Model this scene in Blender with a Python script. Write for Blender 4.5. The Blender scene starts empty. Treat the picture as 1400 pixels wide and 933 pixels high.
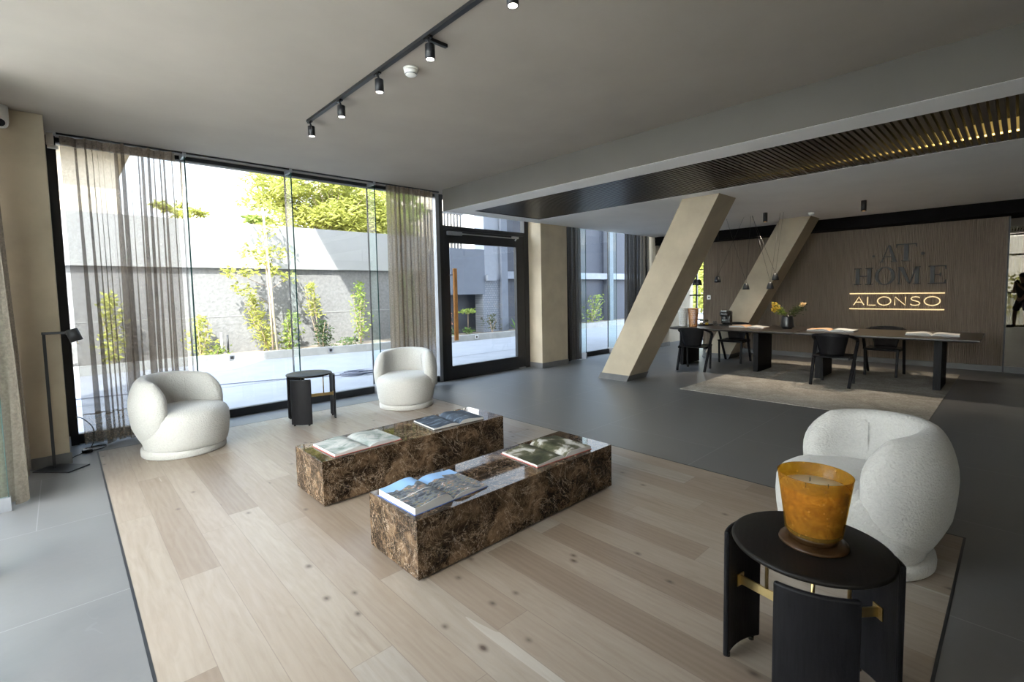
import bpy, bmesh, math, random
from mathutils import Vector, Matrix
from math import sin, cos, pi, radians, atan2, sqrt, hypot

random.seed(7)
scn = bpy.context.scene
COL = scn.collection

# ------------------------------------------------------------------ materials
def new_mat(name):
    m = bpy.data.materials.new(name); m.use_nodes = True
    nt = m.node_tree; nt.nodes.clear()
    out = nt.nodes.new('ShaderNodeOutputMaterial')
    return m, nt, out
class NT:
    """small helper to write node graphs"""
    def __init__(s, nt): s.nt = nt
    def n(s, t, **kw):
        nd = s.nt.nodes.new(t)
        for k, v in kw.items():
            if k.startswith('i_'): continue
            setattr(nd, k, v)
        return nd
    def link(s, a, b): s.nt.links.new(a, b)
    def val(s, sock, v):
        if isinstance(v, bpy.types.NodeSocket): s.link(v, sock)
        else: sock.default_value = v
    def math(s, op, a, b=0.0, c=None, clamp=False):
        nd = s.n('ShaderNodeMath', operation=op, use_clamp=clamp)
        s.val(nd.inputs[0], a); s.val(nd.inputs[1], b)
        if c is not None: s.val(nd.inputs[2], c)
        return nd.outputs[0]
    def coord(s, scale=(1,1,1), rot=(0,0,0), loc=(0,0,0), which='Object'):
        tc = s.n('ShaderNodeTexCoord'); mp = s.n('ShaderNodeMapping')
        s.link(tc.outputs[which], mp.inputs[0])
        mp.inputs['Scale'].default_value = scale; mp.inputs['Rotation'].default_value = rot; mp.inputs['Location'].default_value = loc
        return mp.outputs[0]
    def noise(s, vec, scale=5, detail=4, rough=.55, dist=0.0):
        nd = s.n('ShaderNodeTexNoise'); s.link(vec, nd.inputs['Vector'])
        nd.inputs['Scale'].default_value = scale; nd.inputs['Detail'].default_value = detail
        nd.inputs['Roughness'].default_value = rough; nd.inputs['Distortion'].default_value = dist
        return nd
    def ramp(s, fac, stops, interp='LINEAR'):
        nd = s.n('ShaderNodeValToRGB'); cr = nd.color_ramp; cr.interpolation = interp
        while len(cr.elements) > 1: cr.elements.remove(cr.elements[-1])
        cr.elements[0].position = stops[0][0]; cr.elements[0].color = c4(stops[0][1])
        for p, c in stops[1:]:
            e = cr.elements.new(p); e.color = c4(c)
        s.val(nd.inputs[0], fac)
        return nd.outputs[0]
    def mix(s, fac, a, b, blend='MIX'):
        nd = s.n('ShaderNodeMix', data_type='RGBA', blend_type=blend)
        s.val(nd.inputs[0], fac)
        s.val(nd.inputs[6], c4(a) if isinstance(a, (tuple, list)) else a)
        s.val(nd.inputs[7], c4(b) if isinstance(b, (tuple, list)) else b)
        return nd.outputs[2]
    def bump(s, h, strength=.3, dist=.01):
        nd = s.n('ShaderNodeBump'); s.val(nd.inputs['Height'], h)
        nd.inputs['Strength'].default_value = strength; nd.inputs['Distance'].default_value = dist
        return nd.outputs[0]
    def bsdf(s, color, rough=.5, metal=0.0, normal=None, spec=.5, coat=0.0, coat_rough=.05, sheen=0.0):
        nd = s.n('ShaderNodeBsdfPrincipled')
        s.val(nd.inputs['Base Color'], c4(color) if isinstance(color, (tuple, list)) else color)
        s.val(nd.inputs['Roughness'], rough); nd.inputs['Metallic'].default_value = metal
        nd.inputs['Specular IOR Level'].default_value = spec
        nd.inputs['Coat Weight'].default_value = coat; nd.inputs['Coat Roughness'].default_value = coat_rough
        nd.inputs['Sheen Weight'].default_value = sheen
        if normal is not None: s.link(normal, nd.inputs['Normal'])
        return nd
def c4(c): return tuple(c) + (1.0,) if len(c) == 3 else tuple(c)
def sRGB(r, g, b):
    f = lambda u: (u/255/12.92 if u/255 <= .04045 else ((u/255+.055)/1.055)**2.4)
    return (f(r), f(g), f(b))

def simple(name, color, rough=.5, metal=0.0, var=.12, nscale=6, bump=0.0, bscale=60, spec=.5, coat=0.0, stretch=(1,1,1)):
    m, nt, out = new_mat(name); N = NT(nt)
    co = N.coord(stretch)
    no = N.noise(co, nscale, 5)
    dark = tuple(x*(1-var) for x in color); lite = tuple(min(1, x*(1+var)) for x in color)
    col = N.ramp(no.outputs[0], [(.3, dark), (.7, lite)])
    nrm = None
    if bump:
        nrm = N.bump(N.noise(co, bscale, 3).outputs[0], bump, .01)
    b = N.bsdf(col, rough, metal, nrm, spec, coat)
    N.link(b.outputs[0], out.inputs[0])
    return m

M = {}
M['ceiling'] = simple('ceiling_paint', (.31, .274, .236), .75, var=.05, nscale=2)
M['beam'] = simple('beam_paint', (.105, .097, .086), .75, var=.05, nscale=2)
M['ceiling_light'] = simple('white_ceiling_paint', (.86, .845, .825), .8, var=.03, nscale=2)
M['plaster'] = simple('troweled_plaster', (.42, .355, .262), .7, var=.13, nscale=2.2, bump=.12, bscale=14)
M['skirt'] = simple('grey_tile_skirting', (.12, .12, .12), .5, var=.12)
M['black_metal'] = simple('black_powder_coat', (.012, .013, .016), .42, var=.1)
M['grey_metal'] = simple('grey_aluminium', (.30, .31, .33), .4, metal=.6, var=.06)
M['steel'] = simple('brushed_steel', (.55, .55, .55), .3, metal=1.0, var=.06)
M['black_wood'] = simple('black_stained_oak', (.0075, .0072, .0085), .46, spec=.14, var=.35, nscale=10, bump=.15, bscale=40, stretch=(12, 12, 1))
M['black_top'] = simple('black_oak_top', (.0085, .0072, .0065), .45, spec=.16, var=.3, nscale=10, bump=.08, bscale=30, stretch=(1, 10, 1))
M['desk_wood'] = simple('dark_desk_wood', (.030, .024, .019), .33, var=.3, nscale=8, stretch=(10, 1, 4))
M['brass'] = simple('aged_brass', (.56, .42, .19), .32, metal=1.0, var=.15, nscale=15)
M['white_plastic'] = simple('white_plastic', (.78, .77, .74), .4, var=.02)
M['black_plastic'] = simple('black_plastic', (.010, .010, .011), .25, var=.1)
M['dark_void'] = simple('black_ceiling_void', (.008, .008, .008), .9)
M['bulkhead'] = simple('black_bulkhead_paint', (.006, .0055, .006), .8, spec=.1)
M['rug'] = None
M['handle_wood'] = simple('oak_handle', (.40, .19, .06), .4, var=.25, nscale=8, stretch=(6, 6, 1))
M['soil'] = simple('planter_soil', (.20, .165, .125), .95, var=.4, nscale=9, bump=.8, bscale=30)
M['kerb'] = simple('cast_kerb', (.24, .245, .242), .85, var=.1, nscale=5)
M['paving'] = simple('patio_screed', (.195, .203, .222), .8, var=.07, nscale=2.5)
M['render_smooth'] = simple('smooth_grey_render', (.27, .27, .265), .9, var=.05, nscale=1.4)
M['render_rough'] = simple('rough_grey_render', (.165, .163, .163), .95, var=.16, nscale=14, bump=1.0, bscale=16)
M['bld_blue'] = simple('slate_grey_render', (.115, .132, .168), .8, var=.07, nscale=3)
M['bld_dark'] = simple('charcoal_cladding', (.028, .034, .050), .7, var=.2, nscale=9, stretch=(6, 6, .6))
M['bld_light'] = simple('pale_grey_render', (.20, .22, .262), .8, var=.05)
M['house_beige'] = simple('beige_house_render', (.50, .44, .35), .85, var=.06)
M['house_white'] = simple('white_house_render', (.66, .64, .60), .85, var=.04)
M['bark'] = simple('pale_bark', (.36, .27, .19), .9, var=.3, nscale=12, bump=.5)
M['stake'] = simple('pine_stake', (.58, .47, .33), .8, var=.15)
M['hose'] = simple('dark_hose', (.09, .10, .14), .5)
M['skin'] = simple('skin', (.20, .12, .085), .5, var=.06)
M['cloth_black'] = simple('black_cotton', (.012, .012, .014), .9, var=.2, nscale=20)
M['cloth_short'] = simple('charcoal_cotton', (.022, .023, .027), .9, var=.2, nscale=20)
M['hair'] = simple('dark_hair', (.02, .014, .010), .6, var=.3, nscale=30)
M['paper'] = simple('book_paper', (.47, .465, .455), .6, var=.04, nscale=3, stretch=(1, 1, 60))
M['cover_dark'] = simple('dark_book_cover', (.03, .03, .035), .4)
M['cover_blue'] = simple('blue_book_cover', (.04, .09, .28), .35)
M['cover_red'] = simple('red_book_cover', (.36, .07, .06), .4)
M['cover_tan'] = simple('tan_book_cover', (.40, .24, .13), .5)
M['hedge_soil'] = M['soil']
M['wax'] = simple('cream_wax', (.88, .80, .60), .5, var=.03)
M['letter_grey'] = simple('dark_bronze_letter', (.020, .0185, .017), .45, spec=.3, var=.1)
M['copper'] = simple('copper_mesh', (.55, .27, .12), .4, metal=.7, var=.1)
M['vase_black'] = simple('black_ceramic', (.014, .015, .018), .28, var=.1)

def emis(name, color, strength):
    m, nt, out = new_mat(name); N = NT(nt)
    e = N.n('ShaderNodeEmission'); e.inputs[0].default_value = c4(color); e.inputs[1].default_value = strength
    N.link(e.outputs[0], out.inputs[0]); return m
M['lamp_face'] = emis('lit_lamp_lens', (1.0, .93, .82), 9.0)
M['led'] = emis('warm_led_strip', (1.0, .66, .17), 3.0)
M['letter_lit'] = emis('lit_warm_letter', (1.0, .76, .40), .55)
M['pend_lamp'] = emis('pendant_bulb', (1.0, .55, .2), 1.2)

def glass_mat(name, tint=(.97, .985, .98), rough=0.0, ior=1.45, boost=1.0):
    m, nt, out = new_mat(name); N = NT(nt)
    tr = N.n('ShaderNodeBsdfTransparent'); tr.inputs[0].default_value = c4(tint)
    gl = N.n('ShaderNodeBsdfGlossy'); gl.inputs['Roughness'].default_value = rough; gl.inputs[0].default_value = (1, 1, 1, 1)
    fr = N.n('ShaderNodeFresnel'); fr.inputs[0].default_value = ior
    mx = N.n('ShaderNodeMixShader')
    geo = N.n('ShaderNodeNewGeometry')
    f = N.math('MULTIPLY', fr.outputs[0], boost, clamp=True)
    f = N.math('MULTIPLY', f, N.math('SUBTRACT', 1.0, geo.outputs['Backfacing']))
    N.link(f, mx.inputs[0])
    N.link(tr.outputs[0], mx.inputs[1]); N.link(gl.outputs[0], mx.inputs[2])
    N.link(mx.outputs[0], out.inputs[0]); return m
M['glass'] = glass_mat('window_glass', (.965, .985, .985))
M['glass_fin'] = glass_mat('fin_glass', (.90, .965, .95))
M['glass_edge'] = simple('polished_glass_edge', (.03, .07, .07), .15, var=.1)

def curtain_mat(name, color, alpha, trans=.45):
    m, nt, out = new_mat(name); N = NT(nt)
    co = N.coord((1, 1, 1))
    weave = N.noise(co, 55, 3, .6)
    wv = N.n('ShaderNodeTexWave', wave_type='BANDS', bands_direction='Z'); N.link(co, wv.inputs[0])
    wv.inputs['Scale'].default_value = 60; wv.inputs['Distortion'].default_value = 3; wv.inputs['Detail'].default_value = 2
    col = N.ramp(weave.outputs[0], [(.3, tuple(x*.82 for x in color)), (.7, tuple(min(1, x*1.15) for x in color))])
    df = N.n('ShaderNodeBsdfDiffuse'); N.link(col, df.inputs[0])
    tl = N.n('ShaderNodeBsdfTranslucent'); N.link(col, tl.inputs[0])
    m1 = N.n('ShaderNodeMixShader'); m1.inputs[0].default_value = trans
    N.link(df.outputs[0], m1.inputs[1]); N.link(tl.outputs[0], m1.inputs[2])
    tr = N.n('ShaderNodeBsdfTransparent')
    m2 = N.n('ShaderNodeMixShader')
    a = N.math('ADD', alpha, N.math('MULTIPLY', N.math('SUBTRACT', weave.outputs[0], .5), .25), clamp=True)
    a = N.math('ADD', a, N.math('MULTIPLY', N.math('SUBTRACT', wv.outputs[1], .5), .06), clamp=True)
    N.link(a, m2.inputs[0])
    N.link(tr.outputs[0], m2.inputs[1]); N.link(m1.outputs[0], m2.inputs[2])
    N.link(m2.outputs[0], out.inputs[0]); return m
M['sheer'] = curtain_mat('sheer_linen', (.20, .155, .115), .58)
M['sheer_dense'] = curtain_mat('sheer_linen_gathered', (.30, .245, .19), .78)
M['sheer_hem'] = curtain_mat('sheer_linen_hem', (.22, .175, .13), .62)
M['sheer_head'] = curtain_mat('linen_heading', (.26, .205, .155), .72)
M['sheer_olive'] = curtain_mat('olive_voile', (.11, .095, .045), .88)
M['sheer_side_shaded'] = curtain_mat('side_linen_shaded', (.20, .172, .14), .84)  # darker linen copy, the shade on the left curtain put into its colour
M['sheer_dark'] = curtain_mat('grey_voile', (.115, .103, .092), .90)

def leaf_mat(name, color, var=.4):
    m, nt, out = new_mat(name); N = NT(nt)
    oi = N.n('ShaderNodeNewGeometry')
    col = N.ramp(oi.outputs['Random Per Island'], [(0, tuple(x*(1-var) for x in color)), (1, tuple(min(1, x*(1+var)) for x in color))])
    df = N.bsdf(col, .55, spec=.3)
    tl = N.n('ShaderNodeBsdfTranslucent'); N.link(col, tl.inputs[0])
    mx = N.n('ShaderNodeMixShader'); mx.inputs[0].default_value = .45
    N.link(df.outputs[0], mx.inputs[1]); N.link(tl.outputs[0], mx.inputs[2]); N.link(mx.outputs[0], out.inputs[0]); return m
M['leaf_yellow'] = leaf_mat('yellow_green_leaf', (.36, .37, .085))
M['leaf_lime'] = leaf_mat('lime_leaf', (.24, .31, .07))
M['leaf_green'] = leaf_mat('green_leaf', (.11, .19, .05))
M['leaf_dark'] = leaf_mat('dark_green_leaf', (.055, .085, .035))
M['leaf_red'] = leaf_mat('russet_leaf', (.34, .16, .10))
M['leaf_olive'] = leaf_mat('olive_leaf', (.075, .085, .035))
M['petal'] = leaf_mat('cream_petal', (.75, .55, .30), .3)
M['petal_yellow'] = leaf_mat('yellow_petal', (.78, .56, .10), .3)

def tile_mat():
    m, nt, out = new_mat('grey_porcelain_tile'); N = NT(nt)
    tc = N.n('ShaderNodeTexCoord'); sp = N.n('ShaderNodeSeparateXYZ'); N.link(tc.outputs['Object'], sp.inputs[0])
    T = 1.228
    def joint(s, off, T):
        u = N.math('FRACT', N.math('DIVIDE', N.math('ADD', s, off), T))
        d = N.math('MINIMUM', u, N.math('SUBTRACT', 1.0, u))
        return N.math('LESS_THAN', N.math('MULTIPLY', d, T), .0028), N.math('FLOOR', N.math('DIVIDE', N.math('ADD', s, off), T))
    jy, cy = joint(sp.outputs[1], -4.35+T*8, T)
    jx, cx = joint(N.math('ADD', sp.outputs[0], N.math('MULTIPLY', N.math('SUBTRACT', cy, 8), .37*T)), .2+T*4, T)
    j = N.math('MAXIMUM', jx, jy)
    wn = N.n('ShaderNodeTexWhiteNoise', noise_dimensions='2D')
    cb = N.n('ShaderNodeCombineXYZ'); N.link(cx, cb.inputs[0]); N.link(cy, cb.inputs[1]); N.link(cb.outputs[0], wn.inputs['Vector'])
    co = N.coord((1, 1, 1))
    off = N.n('ShaderNodeVectorMath', operation='MULTIPLY_ADD'); N.link(wn.outputs['Color'], off.inputs[0]); off.inputs[1].default_value = (9, 9, 0); N.link(co, off.inputs[2])
    n1 = N.noise(off.outputs[0], 1.6, 6, .6)
    base = N.ramp(n1.outputs[0], [(.25, (.112, .111, .112)), (.75, (.150, .148, .147))])
    # thin pale veins
    n2 = N.noise(off.outputs[0], .9, 3, .6, .6)
    v = N.math('ABSOLUTE', N.math('SUBTRACT', n2.outputs[0], .5))
    vm = N.noise(off.outputs[0], 1.1, 2)
    vein = N.math('MULTIPLY', N.math('LESS_THAN', v, .0009), N.math('GREATER_THAN', vm.outputs[0], .56))
    base = N.mix(N.math('MULTIPLY', vein, .04), base, (.42, .42, .42))
    base = N.mix(N.math('MULTIPLY', j, .6), base, (.25, .25, .25))
    rough = N.math('ADD', .32, N.math('MULTIPLY', n1.outputs[0], .16))
    b = N.bsdf(base, rough, normal=N.bump(N.noise(co, 30, 4).outputs[0], .04, .01))
    N.link(b.outputs[0], out.inputs[0]); return m
M['tile'] = tile_mat()

def oak_mat():
    m, nt, out = new_mat('limed_oak_boards'); N = NT(nt)
    tc = N.n('ShaderNodeTexCoord'); sp = N.n('ShaderNodeSeparateXYZ'); N.link(tc.outputs['Object'], sp.inputs[0])
    W, L = .1895, 1.9
    xi = N.math('DIVIDE', N.math('SUBTRACT', sp.outputs[0], .19), W)
    bi = N.math('FLOOR', xi); xf = N.math('FRACT', xi)
    wn = N.n('ShaderNodeTexWhiteNoise', noise_dimensions='1D'); N.link(bi, wn.inputs['W'])
    yi = N.math('ADD', N.math('DIVIDE', N.math('ADD', sp.outputs[1], 10), L), N.math('MULTIPLY', wn.outputs[0], 1.0))
    pi_ = N.math('FLOOR', yi); yf = N.math('FRACT', yi)
    wn2 = N.n('ShaderNodeTexWhiteNoise', noise_dimensions='2D')
    cb = N.n('ShaderNodeCombineXYZ'); N.link(bi, cb.inputs[0]); N.link(pi_, cb.inputs[1]); N.link(cb.outputs[0], wn2.inputs['Vector'])
    off = N.n('ShaderNodeVectorMath', operation='MULTIPLY_ADD'); N.link(wn2.outputs['Color'], off.inputs[0]); off.inputs[1].default_value = (20, 20, 20); N.link(tc.outputs['Object'], off.inputs[2])
    st = N.n('ShaderNodeVectorMath', operation='MULTIPLY'); N.link(off.outputs[0], st.inputs[0]); st.inputs[1].default_value = (1, .13, 1)
    grain = N.noise(st.outputs[0], 22, 7, .62, 1.2)
    st2 = N.n('ShaderNodeVectorMath', operation='MULTIPLY'); N.link(off.outputs[0], st2.inputs[0]); st2.inputs[1].default_value = (1, .10, 1)
    wv = N.n('ShaderNodeTexWave', wave_type='BANDS', bands_direction='X'); N.link(st2.outputs[0], wv.inputs[0])
    wv.inputs['Scale'].default_value = 9; wv.inputs['Distortion'].default_value = 14; wv.inputs['Detail'].default_value = 4; wv.inputs['Detail Scale'].default_value = .8
    fine = N.n('ShaderNodeVectorMath', operation='MULTIPLY'); N.link(off.outputs[0], fine.inputs[0]); fine.inputs[1].default_value = (1, .02, 1)
    fg = N.noise(fine.outputs[0], 160, 3, .6)
    col = N.ramp(wn2.outputs[0], [(0, (.190, .145, .109)), (.15, (.220, .172, .133)), (.4, (.272, .221, .176)), (.6, (.280, .234, .190)), (.8, (.304, .260, .215)), (1, (.30, .272, .243))])
    col = N.mix(N.math('MULTIPLY', N.math('SUBTRACT', grain.outputs[0], .35, clamp=True), .95, clamp=True), col, (.140, .098, .064))
    col = N.mix(N.math('MULTIPLY', wv.outputs[1], .10), col, (.40, .34, .27))
    col = N.mix(N.math('MULTIPLY', fg.outputs[0], .16), col, (.16, .12, .09))
    # pale sapwood streaks
    sw = N.n('ShaderNodeVectorMath', operation='MULTIPLY'); N.link(off.outputs[0], sw.inputs[0]); sw.inputs[1].default_value = (5, .35, 1)
    sn = N.noise(sw.outputs[0], 1.4, 2)
    col = N.mix(N.math('MULTIPLY', N.math('GREATER_THAN', sn.outputs[0], .70), .35), col, (.50, .47, .43))
    # knots
    kv = N.n('ShaderNodeVectorMath', operation='MULTIPLY'); N.link(off.outputs[0], kv.inputs[0]); kv.inputs[1].default_value = (1, .7, 1)
    vo = N.n('ShaderNodeTexVoronoi', feature='F1', voronoi_dimensions='2D'); N.link(kv.outputs[0], vo.inputs['Vector']); vo.inputs['Scale'].default_value = 3.4
    pick = N.n('ShaderNodeSeparateColor'); N.link(vo.outputs['Color'], pick.inputs[0])
    kd = N.math('SUBTRACT', 1.0, N.math('DIVIDE', N.math('ADD', vo.outputs['Distance'], N.math('MULTIPLY', N.math('SUBTRACT', grain.outputs[0], .5), .10)), .085), clamp=True)
    kd = N.math('MULTIPLY', N.math('POWER', kd, 1.5), N.math('GREATER_THAN', pick.outputs[0], .60))
    col = N.mix(N.math('MULTIPLY', kd, 1.15, clamp=True), col, (.075, .052, .04))
    # dark splits running with the grain
    cv = N.n('ShaderNodeVectorMath', operation='MULTIPLY'); N.link(off.outputs[0], cv.inputs[0]); cv.inputs[1].default_value = (9, .55, 1)
    cn = N.noise(cv.outputs[0], 1.7, 3, .6)
    col = N.mix(N.math('MULTIPLY', N.math('SUBTRACT', cn.outputs[0], .62, clamp=True), 3.2, clamp=True), col, (.12, .085, .06))
    # joints
    dx = N.math('MULTIPLY', N.math('MINIMUM', xf, N.math('SUBTRACT', 1.0, xf)), W)
    dy = N.math('MULTIPLY', N.math('MINIMUM', yf, N.math('SUBTRACT', 1.0, yf)), L)
    jn = N.math('LESS_THAN', N.math('MINIMUM', dx, dy), .0016)
    col = N.mix(N.math('MULTIPLY', jn, .45), col, (.12, .09, .07))
    b = N.bsdf(col, N.math('ADD', .30, N.math('MULTIPLY', grain.outputs[0], .16)), normal=N.bump(grain.outputs[0], .05, .01))
    N.link(b.outputs[0], out.inputs[0]); return m
M['oak'] = oak_mat()

def marble_mat():
    m, nt, out = new_mat('dark_emperador_marble'); N = NT(nt)
    co = N.coord((1, 1, 1))
    warp = N.noise(co, 3.2, 5, .6)
    wv = N.n('ShaderNodeVectorMath', operation='MULTIPLY_ADD'); N.link(warp.outputs[1], wv.inputs[0]); wv.inputs[1].default_value = (.28, .28, .28); N.link(co, wv.inputs[2])
    n1 = N.noise(wv.outputs[0], 4.8, 8, .66, .8)
    n0 = N.noise(co, 2.6, 4, .6)
    f = N.math('ADD', n1.outputs[0], N.math('MULTIPLY', N.math('SUBTRACT', n0.outputs[0], .5), .35))
    base = N.ramp(f, [(.34, (.007, .0042, .003)), (.46, (.017, .010, .006)), (.55, (.048, .029, .0165)), (.66, (.120, .077, .045)), (.82, (.20, .14, .09))])
    wb = N.noise(co, 8, 7, .7)
    w2 = N.n('ShaderNodeVectorMath', operation='MULTIPLY_ADD'); N.link(wb.outputs[1], w2.inputs[0]); w2.inputs[1].default_value = (.20, .20, .20); N.link(co, w2.inputs[2])
    def crack(scale, width, seed):
        nn = N.noise(N.coord((1, 1, 1), loc=(seed, seed*.7, seed*1.3)), scale, 7, .66, 1.6)
        d = N.math('ABSOLUTE', N.math('SUBTRACT', nn.outputs[0], .5))
        return N.math('SUBTRACT', 1.0, N.math('DIVIDE', d, width), clamp=True)
    gate = N.noise(co, 5, 4)
    g = N.ramp(gate.outputs[0], [(.40, (0, 0, 0)), (.62, (1, 1, 1))])
    base = N.mix(N.math('MULTIPLY', N.math('MULTIPLY', crack(7.5, .022, 3.1), g), .7), base, (.26, .185, .12))
    base = N.mix(N.math('MULTIPLY', crack(13, .016, 7.7), .5), base, (.24, .17, .11))
    base = N.mix(N.math('MULTIPLY', N.math('MULTIPLY', crack(3.2, .007, 11.3), N.noise(co, 3, 2).outputs[0]), 1.1, clamp=True), base, (.46, .37, .29))
    vo = N.n('ShaderNodeTexVoronoi', feature='F1'); N.link(w2.outputs[0], vo.inputs['Vector']); vo.inputs['Scale'].default_value = 15
    fleck = N.math('LESS_THAN', vo.outputs['Distance'], .10)
    base = N.mix(N.math('MULTIPLY', fleck, .35), base, (.40, .34, .29))
    b = N.bsdf(base, .035, spec=.22)
    N.link(b.outputs[0], out.inputs[0]); return m
M['marble'] = marble_mat()

def boucle_mat():
    m, nt, out = new_mat('ivory_boucle'); N = NT(nt)
    co = N.coord((1, 1, 1))
    n = N.noise(co, 70, 3, .6, 1.2)
    vo = N.n('ShaderNodeTexVoronoi', feature='SMOOTH_F1'); N.link(co, vo.inputs['Vector']); vo.inputs['Scale'].default_value = 85
    h = N.math('SUBTRACT', N.math('MULTIPLY', n.outputs[0], .8), N.math('MULTIPLY', vo.outputs['Distance'], .7))
    col = N.ramp(n.outputs[0], [(.32, (.40, .391, .370)), (.62, (.45, .440, .418))])
    b = N.bsdf(col, .95, normal=N.bump(h, .5, .010), spec=.15, sheen=.3)
    N.link(b.outputs[0], out.inputs[0]); return m
M['boucle'] = boucle_mat()

def rug_mat():
    m, nt, out = new_mat('woven_rug'); N = NT(nt)
    co = N.coord((1, 1, 1))
    n1 = N.noise(co, 2.2, 6, .7, 1.0); n2 = N.noise(co, 45, 3, .7)
    f = N.math('ADD', N.math('MULTIPLY', n1.outputs[0], .6), N.math('MULTIPLY', n2.outputs[0], .5))
    col = N.ramp(f, [(.35, (.20, .183, .158)), (.52, (.32, .295, .255)), (.7, (.47, .44, .39))])
    b = N.bsdf(col, .95, normal=N.bump(n2.outputs[0], .6, .01), spec=.1)
    N.link(b.outputs[0], out.inputs[0]); return m
M['rug'] = rug_mat()

def flute_mat():
    m, nt, out = new_mat('smoked_oak_fluting'); N = NT(nt)
    co = N.coord((1, 1, .06))
    n = N.noise(co, 40, 5, .6)
    n2 = N.noise(N.coord((.6, .6, .6)), 2, 3)
    col = N.ramp(n.outputs[0], [(.25, (.20, .152, .116)), (.75, (.34, .27, .21))])
    col = N.mix(N.math('MULTIPLY', n2.outputs[0], .35), col, (.19, .145, .112))
    b = N.bsdf(col, .6, spec=.2); N.link(b.outputs[0], out.inputs[0]); return m
M['flute'] = flute_mat()
M['slat'] = simple('dark_slat_timber', (.050, .043, .038), .34, var=.25, nscale=5, stretch=(1, 20, 20))

def amber_mat():
    m, nt, out = new_mat('amber_bubble_glass'); N = NT(nt)
    co = N.coord((1, 1, 1))
    n = N.noise(co, 14, 4, .6, 2.0)
    vo = N.n('ShaderNodeTexVoronoi'); N.link(co, vo.inputs['Vector']); vo.inputs['Scale'].default_value = 42
    col = N.ramp(n.outputs[0], [(.3, (.66, .43, .08)), (.6, (.80, .585, .15)), (.75, (.90, .74, .32))])
    tr = N.n('ShaderNodeBsdfTransparent'); N.link(col, tr.inputs[0])
    gl = N.bsdf(N.mix(.0, (.50, .28, .05), (1, 1, 1)), .12, normal=N.bump(N.math('ADD', n.outputs[0], N.math('MULTIPLY', vo.outputs['Distance'], .4)), .5, .006))
    mx = N.n('ShaderNodeMixShader')
    speck = N.math('LESS_THAN', vo.outputs['Distance'], .12)
    N.link(N.math('ADD', .24, N.math('MULTIPLY', speck, .3)), mx.inputs[0])
    N.link(tr.outputs[0], mx.inputs[1]); N.link(gl.outputs[0], mx.inputs[2]); N.link(mx.outputs[0], out.inputs[0]); return m
M['amber'] = amber_mat()
M['amber_dark'] = simple('dark_amber_glass', (.040, .019, .007), .30, spec=.3, var=.5, nscale=16)

def page_mat(name, stops, scale=6, stretch=(1, 1, 1), dist=1.5, grid=0):
    m, nt, out = new_mat(name); N = NT(nt)
    co = N.coord(stretch)
    n = N.noise(co, scale, 5, .6, dist)
    col = N.ramp(n.outputs[0], stops)
    b = N.bsdf(col, .55, spec=.1); N.link(b.outputs[0], out.inputs[0]); return m
M['pg_pale'] = page_mat('pale_interior_spread', [(.34, (.13, .17, .15)), (.46, (.27, .30, .29)), (.58, (.40, .40, .395))], 5)
M['pg_blue'] = page_mat('blue_landscape_spread', [(.3, (.015, .02, .032)), (.5, (.045, .06, .085)), (.62, (.12, .16, .21)), (.72, (.42, .48, .54))], 5, (1, 2.5, 1))
def city_mat():
    m, nt, out = new_mat('street_photo_spread'); N = NT(nt)
    tc = N.n('ShaderNodeTexCoord'); sp = N.n('ShaderNodeSeparateXYZ'); N.link(tc.outputs['Object'], sp.inputs[0])
    n = N.noise(N.coord((1, 1.5, .3)), 26, 4, .6, .5); n2 = N.noise(N.coord((1, 1, .3)), 9, 2)
    col = N.ramp(n.outputs[0], [(.34, (.010, .012, .020)), (.45, (.05, .06, .08)), (.52, (.13, .14, .17)), (.57, (.10, .12, .05)), (.62, (.26, .10, .07)), (.67, (.42, .43, .46))])
    sky = N.math('GREATER_THAN', N.math('ADD', sp.outputs[1], N.math('MULTIPLY', N.math('SUBTRACT', n2.outputs[0], .5), .22)), .095)
    col = N.mix(sky, col, (.20, .36, .62))
    gx = N.math('LESS_THAN', N.math('ABSOLUTE', N.math('ADD', sp.outputs[1], .03)), .003)
    col = N.mix(N.math('MULTIPLY', gx, N.math('LESS_THAN', sp.outputs[0], -.01)), col, (.5, .5, .5))
    b = N.bsdf(col, .4, spec=.25); N.link(b.outputs[0], out.inputs[0]); return m
M['pg_city'] = city_mat()
M['pg_sky'] = page_mat('blue_sky_photo', [(.3, (.16, .32, .62)), (.7, (.40, .56, .80))], 4)
M['pg_flower'] = page_mat('white_blossom_spread', [(.3, (.015, .017, .010)), (.46, (.05, .053, .03)), (.55, (.10, .095, .06)), (.60, (.36, .35, .32)), (.75, (.52, .52, .50))], 7, (1, 1, 1), .4)
M['pg_orange'] = page_mat('orange_photo_spread', [(.35, (.55, .22, .06)), (.6, (.70, .52, .36)), (.8, (.78, .70, .6))], 5)
M['pg_white'] = page_mat('printed_pages', [(.4, (.66, .65, .62)), (.7, (.8, .79, .76))], 9)

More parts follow.
